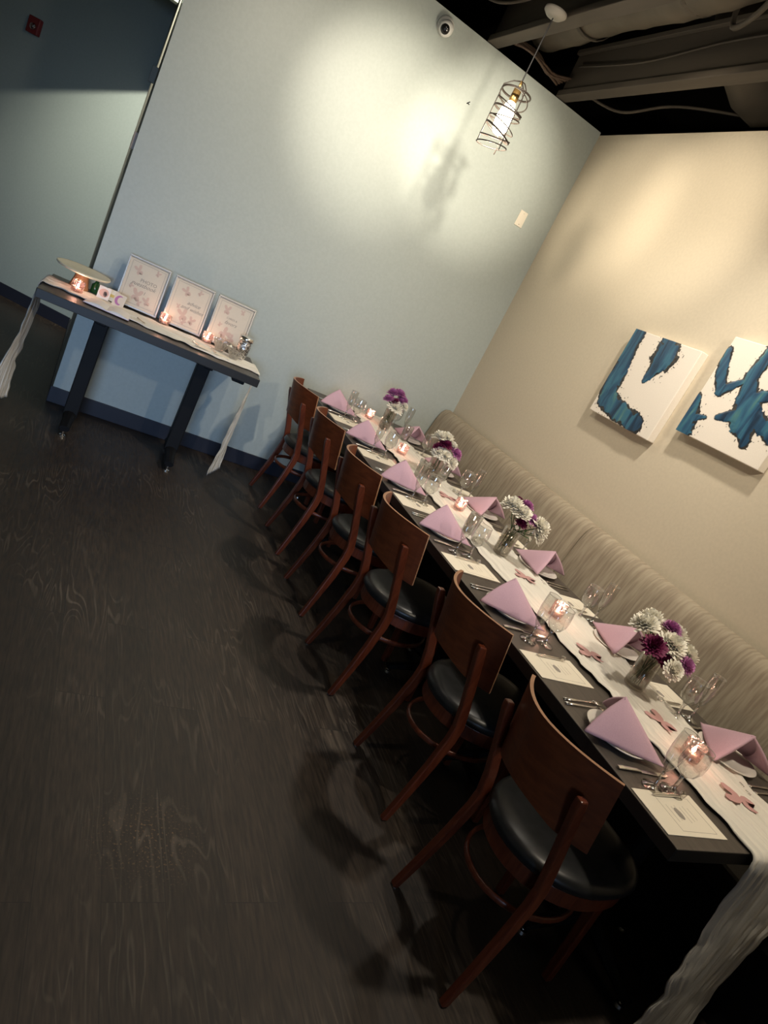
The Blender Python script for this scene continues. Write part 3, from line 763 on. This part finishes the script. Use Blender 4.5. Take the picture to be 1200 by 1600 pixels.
def make_tumbler():
    t = thing('drinking_glass', '', 'tumbler', group='clear tumblers by the vases')
    bm = nb(); lathe(bm, [(0, 0), (.03, 0), (.032, .004), (.036, .11), (.0345, .11), (.031, .008), (0, .008)], 28)
    obj('glass_wall', bm, M['glass'], t, smooth=True)
    bm = nb(); tube(bm, [(.035*cos(a), .035*sin(a), .11) for a in [k*pi/14 for k in range(28)]], .0009, 5, closed=True); obj('rim', bm, M['rimglass'], t)
    return t
def make_menu():
    t = thing('menu_card', '', 'menu card', group='ivory menu cards')
    obj('card_sheet', bx(-.13, .13, -.078, .078, 0, .0014), M['paper'], t)
    bm = nb()
    for (x0, x1, y0, y1) in ((-.05, .10, -.062, -.0612), (-.05, .10, .0612, .062), (-.05, -.0492, -.062, .062), (.0992, .10, -.062, .062)): box(bm, x0, x1, y0, y1, .0014, .0017)
    for i in range(6): box(bm, -.03+i*.018, -.029+i*.018, -.03+.006*(i % 3), .03-.005*(i % 2), .0014, .0016)
    obj('printed_border', bm, M['ink'], t)
    bm = nb(); lathe(bm, [(0, .0019), (.012, .0018), (.018, .0015)], 14, M4=Matrix.Diagonal((.7, 1.2, 1, 1))); obj('printed_crest', bm, M['ink'], t)
    return t
def make_pen():
    t = thing('diamond_pen', '', 'pen', group='silver pens with crystal tops')
    bm = nb(); Mx = Matrix.Rotation(pi/2, 4, 'Y'); lathe(bm, [(0, -.075), (.0015, -.07), (.005, -.055), (.0052, .05), (.003, .056), (0, .056)], 12, M4=Matrix.Translation((0, 0, .0052)) @ Mx)
    obj('barrel', bm, M['chrome'], t, smooth=True)
    bm = nb(); bmesh.ops.create_icosphere(bm, subdivisions=1, radius=.012, matrix=Matrix.Translation((.066, 0, .012))); obj('crystal_top', bm, M['crystal'], t)
    return t
def make_fork():
    bm = nb(); pts = [(-.10, 0, .003), (-.05, 0, .004), (.01, 0, .0045), (.04, 0, .006), (.055, 0, .005)]
    tube(bm, pts, [(.007, .0014), (.006, .0016), (.0035, .0018), (.005, .0015), (.011, .0012)], 8)
    for k in range(4):
        yy = -.0085+k*.0057; tube(bm, [(.053, yy, .005), (.075, yy, .0032), (.098, yy, .0065)], .0014, 5)
    o = obj('fork', bm, M['chrome'], smooth=True); return tag(o, '', 'fork', 'forks beside the plates')
def make_knife():
    bm = nb(); tube(bm, [(-.11, 0, .005), (-.09, 0, .006), (-.03, 0, .0055), (-.01, 0, .004)], [(.007, .003), (.0085, .0045), (.0065, .004), (.0055, .0025)], 10)
    prism(bm, [(-.012, -.007), (.09, -.010), (.108, -.004), (.11, .003), (.09, .0065), (-.012, .006)], .002, .0038)
    o = obj('table_knife', bm, M['chrome'], smooth=False, bevel=.0006); return tag(o, '', 'knife', 'knives beside the plates')
PLATE, NAP, FLU, GOB, TUM, MENU, PEN, FORK, KNIFE = make_plate(), make_napkin(), make_flute(), make_goblet(), make_tumbler(), make_menu(), make_pen(), make_fork(), make_knife()
used = set()
def put(proto, loc, rz, label):
    if proto.name not in used:
        used.add(proto.name); proto.location = loc; proto.rotation_euler = (0, 0, rz); proto['label'] = label; return proto
    return dup(proto, loc, rz, label)
for s, ys in ((0, near_y), (1, far_y)):
    for i, y in enumerate(ys):
        sg = 1 if s == 0 else -1; X = NX if s == 0 else FXX; base = 0 if s == 0 else pi; z = TZ+.0008; w_ = side_name(s); o = ORD[i]
        j = lambda a: R.uniform(-a, a)
        put(PLATE, (X, y, z), 0, f'white dinner plate under the napkin, {w_}, {o}')
        put(NAP, (X+sg*(-.01)+j(.006), y+sg*.0+j(.006), z+.018), (-.95+.05*i + j(.05)) if s == 0 else [1.4, 1.75, 1.95, 2.0, 2.0, 2.0][i], f'mauve pyramid-folded napkin on its plate, {w_}, {o}')
        put(KNIFE, (X-sg*.01, y-sg*.145, z), base+j(.04), f'steel table knife beside the plate, {w_}, {o}')
        put(FORK, (X-sg*.02, y+sg*.135, z), base+j(.04), f'outer steel fork beside the plate, {w_}, {o}')
        put(FORK, (X-sg*.01, y+sg*.165 if s else y+.163, z), base+.06, f'second steel fork next to the outer one, {w_}, {o}')
        gx = X + sg*.0
        put(FLU, (X-sg*.025+j(.01), y-sg*.20+j(.006), z), 0, f'clear champagne flute beside the knife, {w_}, {o}')
        put(GOB, (X+sg*.055+j(.006), y-sg*.205+j(.006), z), 0, f'clear stemmed water goblet beside the flute, {w_}, {o}')
menu_n = [.928, 1.565, 2.275, 2.905, 3.56, 4.20]; menu_f = [.85, 1.56, 2.20, 2.85, 3.48, 4.10]
for s, ms_ in ((0, menu_n), (1, menu_f)):
    for i, y in enumerate(ms_):
        X = 1.832 if s == 0 else 2.41; base = 0 if s == 0 else pi
        if s == 1 and i == 0: X = 2.44
        put(MENU, (X, y, TZ+.0008), base+R.uniform(-.03, .05), f'ivory menu card lying on the table, {side_name(s)}, {ORD[i]}')
        sgn = 1 if s == 0 else -1
        put(PEN, (X+.01*sgn, y+sgn*.062, TZ+.0025), base+.03, f'silver crystal-topped pen on the menu card, {side_name(s)}, {ORD[i]}')
vase_pos = [(2.225, 1.55, 0), (2.17, 2.55, 0), (2.18, 3.50, 0), (2.20, 4.42, 0)]
for i, (x, y) in enumerate([(2.045, 2.70), (2.06, 3.42), (2.33, 3.60), (2.33, 4.30)]):
    put(TUM, (x, y, TZ+.013), 0, ['clear straight tumbler left of the second vase from the near end', 'clear straight tumbler in front of the third vase from the near end', 'clear straight tumbler behind the third vase from the near end', 'clear straight tumbler behind the vase nearest the teal wall'][i])

# butterflies lying on the runner
def butterfly_bm(sc):
    half = [(0, .50), (.06, .52), (.30, .95), (.62, 1.0), (.78, .82), (.66, .45), (.42, .12), (.20, .02), (.44, -.08), (.60, -.34), (.52, -.66), (.34, -.86), (.22, -.60), (.08, -.22), (.03, -.42)]
    P = [(x, y) for x, y in half] + [(-x, y) for x, y in reversed(half[1:])]
    bm = prism(nb(), [(x*sc, y*sc) for x, y in P], 0, .0006); bmesh.ops.triangulate(bm, faces=bm.faces); return bm
bf = tag(obj('paper_butterfly', butterfly_bm(.056), M['butterfly']), '', 'paper butterfly', 'dusty rose butterflies on the runner'); first = True
for i, (x, y) in enumerate([(2.212, 1.00), (2.186, 1.345), (2.135, 1.72), (2.20, 2.33), (2.19, 3.22)]):
    lb = ['largest dusty rose butterfly lying on the runner near the table end', 'dusty rose butterfly on the runner between nearest vase and nearest candle', 'dusty rose butterfly on the runner before the second candle', 'dusty rose butterfly on the runner just before the second vase', 'dusty rose butterfly on the runner by the middle candle'][i]
    o = bf if first else bf.copy()
    if not first: C.objects.link(o)
    first = False; o['label'] = lb; o.location = (x, y, TZ+.0150); o.rotation_euler = (0, 0, R.uniform(.3, 1.2)); o.scale = (1.1, 1.1, 1)

# votive candles
def make_votive():
    t = thing('votive_candle', '', 'candle', group='pink glass votive candles')
    bm = nb(); h_ = .06; a_ = .03
    def rr_(a, z): 
        e = 4.5; return (abs(cos(a))**e+abs(sin(a))**e)**(-1/e)
    lathe(bm, [(0, .001), (.027, .001), (.029, .006), (.030, .03), (.031, .066), (.0285, .066), (.027, .03), (.025, .008), (0, .008)], 32, flute=rr_)
    obj('glass_cup', bm, M['pinkglass'], t, smooth=False)
    bm = nb(); lathe(bm, [(0, .009), (.02, .009), (.02, .024), (.004, .022), (0, .022)], 20); obj('tealight', bm, M['wax'], t, smooth=True)
    bm = nb(); lathe(bm, [(0, .024), (.005, .028), (.007, .035), (.004, .045), (0, .054)], 10); obj('flame', bm, M['flame'], t, smooth=True)
    return t
VOT = make_votive()
def votive(loc, rz, label, e=.35):
    o = put(VOT, loc, rz, label)
    l = bpy.data.lights.new('candle_glow', 'POINT'); l.energy = e*.6; l.color = (1, .55, .36); l.shadow_soft_size = .012
    lo = bpy.data.objects.new('candle_glow', l); C.objects.link(lo); lo.location = (loc[0], loc[1], loc[2]+.072)
    return o
for i, (x, y) in enumerate([(2.135, 1.17), (2.13, 1.985), (2.17, 3.05), (2.11, 3.84), (2.12, 4.56)]):
    votive((x, y, TZ+.0130), R.uniform(.2, 1.2), ['lit pink votive candle on the runner, nearest the camera', 'lit pink votive on the runner between the two nearest vases', 'lit pink votive on the runner, middle of the row of five', 'lit pink votive on the runner, second from the teal wall', 'lit pink votive on the runner nearest the teal wall'][i])

# ---------------------------------------------------------------- vases and flowers
def bloom_mesh(seed, size, mats, petals=95, flat=1.0):
    rr = random.Random(seed); bm = nb()
    bmesh.ops.create_icosphere(bm, subdivisions=2, radius=size*.42, matrix=Matrix.Diagonal((1, 1, .7, 1)))
    for k in range(petals):
        f_ = (k+.5)/petals; th = math.acos(1-1.25*f_) ; ph = k*2.39996
        d_ = V3((sin(th)*cos(ph), sin(th)*sin(ph), cos(th)*.8)).normalized()
        side = d_.cross(V3((0, 0, 1))).normalized() if abs(d_.z) < .99 else V3((1, 0, 0)); up = side.cross(d_).normalized()
        ln = size*(.72+.38*f_)*rr.uniform(.85, 1.12); wd = size*.17*rr.uniform(.8, 1.2)
        b0 = d_*size*.30; tip = d_*ln + up*size*.12*(1-f_)
        mid = d_*ln*.68 + V3((0, 0, -1))*0
        vs = [bm.verts.new(p) for p in (b0-side*wd*.4, b0+side*wd*.4, mid+side*wd-up*wd*.2, tip+side*wd*.55+up*wd*.25, tip-side*wd*.55+up*wd*.25, mid-side*wd-up*wd*.2)]
        c_ = bm.verts.new(mid+up*wd*.45); n6 = 6
        for i in range(n6): bm.faces.new((vs[i], vs[(i+1) % n6], c_))
    me = bpy.data.meshes.new('bloom'); bm.to_mesh(me); bm.free(); me.materials.append(mats)
    for p in me.polygons: p.use_smooth = True
    return me
BL = {'white': [bloom_mesh(s, .056, M['white_fl'], 110) for s in (1, 2)], 'purple': [bloom_mesh(3, .047, M['purple_fl'])], 'plum': [bloom_mesh(4, .046, M['plum_fl'])],
      'bud': [bloom_mesh(5, .013, M['white_fl'], 24)]}
vlab = ['in the vase nearest the camera', 'in the second vase from the camera', 'in the third vase from the camera', 'in the vase nearest the teal wall']
# blooms: colour, offset from the vase mouth centre (x, y, z), scale.  image right ~ +x / -y, image up ~ +z
bouq = [
 [('white', (-.10, .05, .10), 1.05), ('white', (-.02, .10, .115), .95), ('plum', (-.105, -.045, .065), 1.05), ('white', (-.01, -.045, .085), 1.1), ('plum', (-.045, -.085, .035), .7), ('purple', (.02, .02, .125), .9), ('white', (.075, .03, .10), 1.1), ('white', (.10, -.05, .065), 1.05), ('purple', (.045, -.115, .05), .85), ('white', (-.03, -.13, .025), .75)],
 [('white', (-.07, .03, .11), 1.1), ('white', (-.03, -.03, .10), 1.0), ('plum', (-.02, .07, .13), .75), ('purple', (.03, .04, .13), .85), ('purple', (.045, -.03, .085), 1.0), ('plum', (.0, -.03, .05), .75), ('white', (.10, -.07, .075), 1.1), ('white', (.09, -.10, .035), .8), ('bud', (-.03, -.05, .03), 1), ('bud', (.05, -.10, .01), 1)],
 [('white', (-.05, .04, .115), 1.0), ('white', (.0, .04, .125), .95), ('white', (.05, .0, .10), .7), ('plum', (-.01, -.01, .09), 1.05), ('plum', (-.05, .0, .06), .8), ('purple', (.07, -.05, .07), 1.0), ('white', (-.04, -.03, .035), .9), ('white', (.0, -.06, .035), .85), ('white', (.05, -.09, .02), .85)],
 [('purple', (-.04, .03, .12), 1.1), ('purple', (.01, .03, .13), 1.15), ('purple', (.06, .02, .10), 1.0), ('purple', (-.07, .0, .075), .95), ('plum', (-.02, -.02, .075), .8), ('white', (.065, -.03, .07), .75), ('white', (.0, -.04, .04), 1.1), ('purple', (.04, .0, .09), .9), ('plum', (.04, -.03, .05), .8)],
]
for vi, (vx, vy, _) in enumerate(vase_pos):
    zb = TZ+.0135; hv = .145
    t = thing('glass_vase', 'clear cylinder vase of chrysanthemums, ' + ['nearest the camera', 'second from the camera', 'third from the camera', 'nearest the teal wall'][vi], 'vase', (vx, vy, zb), 0, 'flower vases on the runner')
    bm = nb(); lathe(bm, [(0, 0), (.038, 0), (.041, .006), (.044, hv), (.0415, hv), (.0385, .01), (0, .01)], 32); obj('glass_wall', bm, M['vaseglass'], t, smooth=True)
    bm = nb(); tube(bm, [(.043*cos(a), .043*sin(a), hv) for a in [k*pi/14 for k in range(28)]], .0014, 5, closed=True); obj('rim', bm, M['rimglass'], t)
    bm = nb(); lathe(bm, [(0, .011), (.0375, .011), (.040, .085), (0, .085)], 24); obj('water', bm, M['glass'], t, smooth=True)
    rr = random.Random(vi)
    for k, (col, (ox, oy, oz), sc) in enumerate(bouq[vi]):
        oz_ = oz - .006; ox *= .88; oy *= .88
        p0 = V3((rr.uniform(-.022, .022), rr.uniform(-.022, .022), .016)); p2 = V3((ox, oy, hv+oz_)); p1 = V3((ox*.22, oy*.22, hv))
        cn = {'white': 'white', 'purple': 'orchid purple', 'plum': 'dark plum', 'bud': 'small white bud'}[col]
        lb = f'{cn} chrysanthemum bloom {vlab[vi]}' if col != 'bud' else f'small white chrysanthemum bud {vlab[vi]}'
        fl = thing('chrysanthemum', lb, 'flower', (vx, vy, zb), 0, f'{cn} flowers {vlab[vi]}')
        bo = bpy.data.objects.new('bloom', BL[col][k % len(BL[col])]); C.objects.link(bo); bo.parent = fl; bo.location = p2
        dd = (p2 - p1).normalized(); bo.rotation_euler = (dd*.8+V3((0, 0, .5))).to_track_quat('Z', 'Y').to_euler(); bo.scale = (sc*.97,)*3
        bm = nb(); tube(bm, [p0, p0.lerp(p1, .5), p1, p1.lerp(p2, .5)+V3((0, 0, -.004)), p2], .0024, 6); obj('stem', bm, M['stem'], fl, smooth=True)
        bm = nb()
        for q in range(3):
            b0 = p1.lerp(p2, .08+.25*q); a = rr.uniform(0, 6.28); dr = V3((cos(a), sin(a), rr.uniform(.3, 1.0))).normalized(); sd = dr.cross(V3((0, 0, 1))).normalized()
            ll = .035 if q < 2 else .025
            vs = [bm.verts.new(p) for p in (b0, b0+dr*ll*.5+sd*.008, b0+dr*ll, b0+dr*ll*.5-sd*.008)]; bm.faces.new(vs)
        lo = obj('leaf', bm, M['leaf'], fl); sm = lo.modifiers.new('s', 'SOLIDIFY'); sm.thickness = .0008

# ---------------------------------------------------------------- side table
SZ = .8095; SX0, SX1 = -.135, 1.165; SD = .62; ang = -.065
cxs, cys = .515, YB-.36
def sloc(x, y, z=0):  # side-table local -> world (x along, y to the wall)
    return (cxs + x*cos(ang) - y*sin(ang), cys + x*sin(ang) + y*cos(ang), SZ + z)
st = thing('side_table', 'dark narrow display table against the teal wall with frames on it', 'table', (cxs, cys, 0), ang)
HW = .655; HD = .305
edge_band(obj('tabletop', bx(-HW, HW, -HD, HD, SZ-.052, SZ), [M['tabletop'], M['tableedge']], st, bevel=.003))
for x in (-.30, .345):
    bm = nb(); box(bm, x-.043, x+.043, -.043, .043, .075, SZ-.052); box(bm, x-.03, x+.03, -.25, .25, SZ-.075, SZ-.052)
    cl = obj('pedestal_column', bm, M['black'], st, bevel=.006)
    bm = nb()
    tube(bm, [(x, -.23, .055), (x, -.10, .075), (x, 0, .085), (x, .10, .075), (x, .23, .055)], [(.030, .020), (.034, .026), (.045, .034), (.034, .026), (.030, .020)], 10)
    ft = obj('base_foot', bm, M['black'], st)
    for yy in (-.22, .22):
        bm = nb(); lathe(bm, [(0, 0), (.02, 0), (.018, .012), (.007, .015), (.007, .045), (0, .045)], 12, (x, yy, 0)); obj('levelling_glide', bm, M['chrome'], ft)
obj('leaf_bracket', bx(.50, .58, -.26, -.20, SZ-.08, SZ-.052), M['black'], st, bevel=.006)
# runner with both ends hanging
def sv(x, y, z): return V3(sloc(x, y, z-SZ))
ex = V3((cos(ang), sin(ang), 0)); ey = V3((-sin(ang), cos(ang), 0))
path = []
z = .03
while z < SZ-.02:
    k_ = (SZ-z)/SZ; path.append((sv(-HW-.006-.035*k_-.01*sin(z*8), -.01-.06*k_, z), (ey+ex*.35*k_).normalized(), -ex, .62+.10*k_+.06*sin(z*11))); z += .02
for a in [k*pi/2/6 for k in range(7)]: path.append((sv(-HW-.004+.010*(1-cos(a)), -.0, SZ-.012+.014*sin(a)), ey, (-ex*cos(a)+V3((0, 0, 1))*sin(a)), .66+.04*a))
x = -HW+.02
while x < HW-.005:
    path.append((sv(x, -.02-.02*sin(x*4), SZ), ey, V3((0, 0, 1)), .78+.1*sin(x*5+1))); x += .02
for a in [k*pi/2/6 for k in range(7)]: path.append((sv(HW-.006+.012*sin(a), -.03, SZ-.012+.014*cos(a)), ey, (ex*sin(a)+V3((0, 0, 1))*cos(a)), .7-.04*a))
z = SZ-.03
while z > .03:
    k_ = (SZ-z)/SZ; path.append((sv(HW+.008-.02*k_, -.03-.03*k_, z), (ey+ex*(.15+.35*k_)).normalized(), ex, .62+.03*k_+.07*sin(z*16))); z -= .02
strip('table_runner', path, .18, 'white gauze runner over the side table with both ends hanging to the floor', M['gauze'], .009, .045, 5)

RZ = .0135  # above the runner
def swp(px, py): return (px, py)
# picture frames with easel backs
def frame(x, y, rz, label, seed, lines, light=False):
    W, Hh, T = .262, .312, .016; tilt = -.20
    t = thing('picture_frame', label, 'picture frame', (x, y, SZ+RZ-.002), rz, 'framed signs on the side table')
    Mt = Matrix.Rotation(tilt, 4, 'X')
    bm = nb(); b_ = .011
    for a in ((-W/2, W/2, -T, 0, 0, b_), (-W/2, W/2, -T, 0, Hh-b_, Hh), (-W/2, -W/2+b_, -T, 0, b_, Hh-b_), (W/2-b_, W/2, -T, 0, b_, Hh-b_)): box(bm, *a, M4=Mt)
    obj('frame_moulding', bm, M['silverframe'], t, bevel=.0015)
    obj('backing_board', bx(-W/2+.003, W/2-.003, -.004, .001, .003, Hh-.003, M4=Mt), M['black'], t)
    pr = obj('printed_sheet', bx(-W/2+b_, W/2-b_, -.0065, -.0042, b_, Hh-b_, M4=Mt), M['mount'], t)
    # printed line border
    bm = nb(); i_ = .027; yy0, yy1 = -.0072, -.0066
    for a in ((-W/2+i_, W/2-i_, yy0, yy1, i_, i_+.0014), (-W/2+i_, W/2-i_, yy0, yy1, Hh-i_-.0014, Hh-i_), (-W/2+i_, -W/2+i_+.0014, yy0, yy1, i_, Hh-i_), (W/2-i_-.0014, W/2-i_, yy0, yy1, i_, Hh-i_)): box(bm, *a, M4=Mt)
    obj('printed_border', bm, M['ink'], pr)
    bm = nb(); face = lambda lx, lz: Mt @ Matrix.Translation((lx, -.0069, lz)) @ Matrix.Rotation(pi/2, 4, 'X')
    for (s_, size, lx, lz, sh) in lines: joinbm(bm, text_bm(s_, size, face(lx, lz), sh, .0002))
    obj('lettering', bm, M['ink'], pr)
    rr = random.Random(seed); bm = nb()
    for (lx, lz, s_) in [(-.045, .235, .020), (.055, .26, .012), (-.02, .085, .026), (.045, .07, .018), (-.06, .13, .010), (.0, .045, .012)]:
        b2 = butterfly_bm(s_*1.6); b2.transform(face(lx+rr.uniform(-.01, .01), lz) @ Matrix.Rotation(rr.uniform(-.8, .8), 4, 'Z')); joinbm(bm, b2)
    obj('printed_butterflies', bm, M['pinkprint'], pr)
    obj('easel_strut', bx(-.02, .02, 0, .003, 0, Hh*.62, M4=Matrix.Translation((0, .001, .0)) @ Matrix.Translation((0, .078, 0)) @ Matrix.Rotation(.12, 4, 'X')), M['black'], t)
    bm = nb(); obj('picture_glass', bx(-W/2+b_, W/2-b_, -.0095, -.0090, b_, Hh-b_, M4=Mt), M['picglass'], t)
    return t
FT = YB-.10
frame(.378, 4.712, -.06, 'silver framed sign reading PHOTO guestbook, leftmost of the three frames', 1, [('PHOTO', .030, .025, .175, 0), ('guestbook', .036, .0, .145, .45), ('1', .03, .02, .105, .2)])
frame(.672, 4.700, -.06, 'silver framed sign with two lines of script, middle of the three frames', 2, [('advice', .034, .03, .165, .45), ('and wishes', .034, .03, .130, .45)])
frame(.962, 4.683, -.06, 'silver framed sign behind the crystal jar, rightmost of the three frames', 3, [('CARDS &', .018, .0, .185, 0), ('favors', .034, .0, .150, .45)])

for (x, y, lb) in ((.03, 4.50, 'lit pink votive candle in front of the cake stand'), (.555, 4.615, 'lit pink votive candle between the left and middle frames'), (.835, 4.585, 'lit pink votive candle between the middle and right frames')):
    votive((x, y, SZ+RZ), .5, lb, .3)
# cake stand
t = thing('cake_stand', 'cream cake stand with a brown wooden foot at the left end', 'cake stand', (.035, 4.655, SZ+RZ))
bm = nb(); lathe(bm, [(0, 0), (.055, 0), (.056, .006), (.044, .05), (.036, .092), (0, .092)], 28); obj('wooden_foot', bm, M['cakewood'], t, smooth=True)
bm = nb(); lathe(bm, [(0, .093), (.10, .093), (.150, .100), (.157, .108), (.155, .114), (.148, .112), (0, .110)], 48); obj('top_plate', bm, M['cakew'], t, smooth=True)
# guest book, open
t = thing('open_guest_book', 'open white guest book lying at the table front edge', 'book', (.215, 4.395, SZ+RZ-.006), -.12)
bm = nb()
for s in (-1, 1):
    rows = []
    for i in range(13):
        u = i/12; x = s*u*.125; z = .004+.016*sin(pi*min(1, u*1.02))*(1-u*.35); rows.append([bm.verts.new((x, yy, zz)) for yy in (-.085, .085) for zz in (0.0015, z)])
    for a, b in zip(rows, rows[1:]):
        bm.faces.new((a[1], a[3], b[3], b[1])); bm.faces.new((a[0], b[0], b[2], a[2])); bm.faces.new((a[0], a[1], b[1], b[0])); bm.faces.new((a[2], b[2], b[3], a[3]))
    bm.faces.new(rows[-1])
obj('page_block', bm, M['paperw'], t, smooth=False)
obj('cover', bx(-.13, .13, -.09, .09, 0, .0015), M['lilacpaper'], t)
# photo prints / small cards
def card(name, cat, x, y, rz, W, Hh, tilt, mm, label, art):
    t = thing(name, label, cat, (x, y, SZ+RZ), rz); Mt = Matrix.Rotation(tilt, 4, 'X')
    b = obj('card_sheet', bx(-W/2, W/2, -.002, 0, 0, Hh, M4=Mt), mm, t)
    for nm, m2, f_ in art:
        bm = f_(); bm.transform(Mt @ Matrix.Translation((0, -.0024, Hh/2)) @ Matrix.Rotation(pi/2, 4, 'X')); obj(nm, bm, m2, t)
    return t
def ell(a, b, cx=0, cy_=0, n=20): return lambda: prism(nb(), [(cx+a*cos(2*pi*k/n), cy_+b*sin(2*pi*k/n)) for k in range(n)], 0, .0006)
def crescent():
    P = [(.026*cos(a), .030*sin(a)) for a in [pi*.35+k*pi*1.3/14 for k in range(15)]]; P += [(.008+.018*cos(a), .002+.022*sin(a)) for a in [pi*1.6-k*pi*1.2/14 for k in range(15)]]
    return prism(nb(), P, 0, .0008)
card('photo_print', 'photo', .175, 4.60, -.1, .07, .075, -.25, M['paperw'], 'small white photo print with a pink and black picture beside the guest book', [('printed_picture', M['flesh'], ell(.028, .026)), ('dark_figure', M['inkd'], ell(.012, .016, .008, -.004))])
card('gift_card', 'card', .225, 4.645, -.15, .07, .07, -.25, M['paper'], 'small card with a yellow band leaning before the left frame', [('yellow_band', M['yellow'], lambda: bx(-.03, .03, -.012, .006, 0, .0006))])
card('moon_card', 'card', .262, 4.545, -.35, .07, .08, -.3, M['mount'], 'small cream card with a purple crescent beside the guest book', [('purple_crescent', M['purple_fl'], crescent)])
bm = nb(); lathe(bm, [(0, 0), (.024, 0), (.026, .004), (.026, .05), (.012, .064), (.011, .074), (0, .074)], 18)
tag(obj('green_bottle', bm, M['green'], smooth=True, loc=(.125, 4.685, SZ+RZ)), 'small dark green glass bottle behind the photo print under the cake stand', 'bottle')
# loose cards & pens on the runner
t_ = tag(obj('advice_card', bx(-.05, .05, -.035, .035, 0, .0012), M['paper'], loc=sloc(.29, -.10, .0135)), 'small ivory card on the runner before the middle frame, left one', 'card', 'small ivory cards on the side table'); t_.rotation_euler = (0, 0, ang-.1)
o = t_.copy(); C.objects.link(o); o.location = sloc(.41, -.11, .0135); o['label'] = 'small ivory card on the runner right of the other ivory card'
bm = nb(); tube(bm, [(0, -.04, .004), (0, .04, .004)], .003, 8); lathe(bm, [(0, .0), (.006, .004), (0, .009)], 8, (0, .045, 0))
pn = tag(obj('small_pen', bm, M['chrome'], loc=sloc(-.10, -.10, .0135)), 'little silver pen on the runner right of the guest book', 'pen', 'little pens on the side table'); pn.rotation_euler = (0, 0, .5)
for (x, lb) in ((.24, 'little dark pen on the runner before the middle frame'), (.355, 'little silver pen lying by the ivory cards')):
    o = pn.copy(); C.objects.link(o); o.location = sloc(x, -.09, .015); o.rotation_euler = (0, 0, .3); o['label'] = lb
# crystal jar & glass bowls
t = thing('crystal_jar', 'silver mosaic glass jar with a metal lid at the right end', 'jar', sloc(.545, .07, RZ))
bm = nb(); lathe(bm, [(0, 0), (.030, 0), (.036, .01), (.042, .04), (.044, .09), (.040, .115), (.036, .118), (0, .118)], 20); obj('jar_body', bm, M['silverglass'], t)
bm = nb(); lathe(bm, [(0, .119), (.046, .119), (.048, .124), (.048, .146), (.044, .150), (0, .152)], 28); obj('lid', bm, M['chrome'], t, smooth=True)
def fl_(a, z): return 1+.09*cos(12*a)*min(1, z*18)
GB = thing('cut_glass_bowl', 'fluted cut-glass bowl in front of the silver jar', 'bowl', sloc(.49, -.05, RZ), 0, 'cut glass bowls')
bm = nb(); lathe(bm, [(0, 0), (.025, 0), (.028, .006), (.045, .035), (.058, .07), (.056, .07), (.042, .036), (.024, .010), (0, .009)], 72, flute=fl_); obj('bowl_wall', bm, M['crystal'], GB)
dup(GB, sloc(.40, .02, RZ), .4, 'fluted cut-glass bowl in front of the right frame, left of the other bowl')
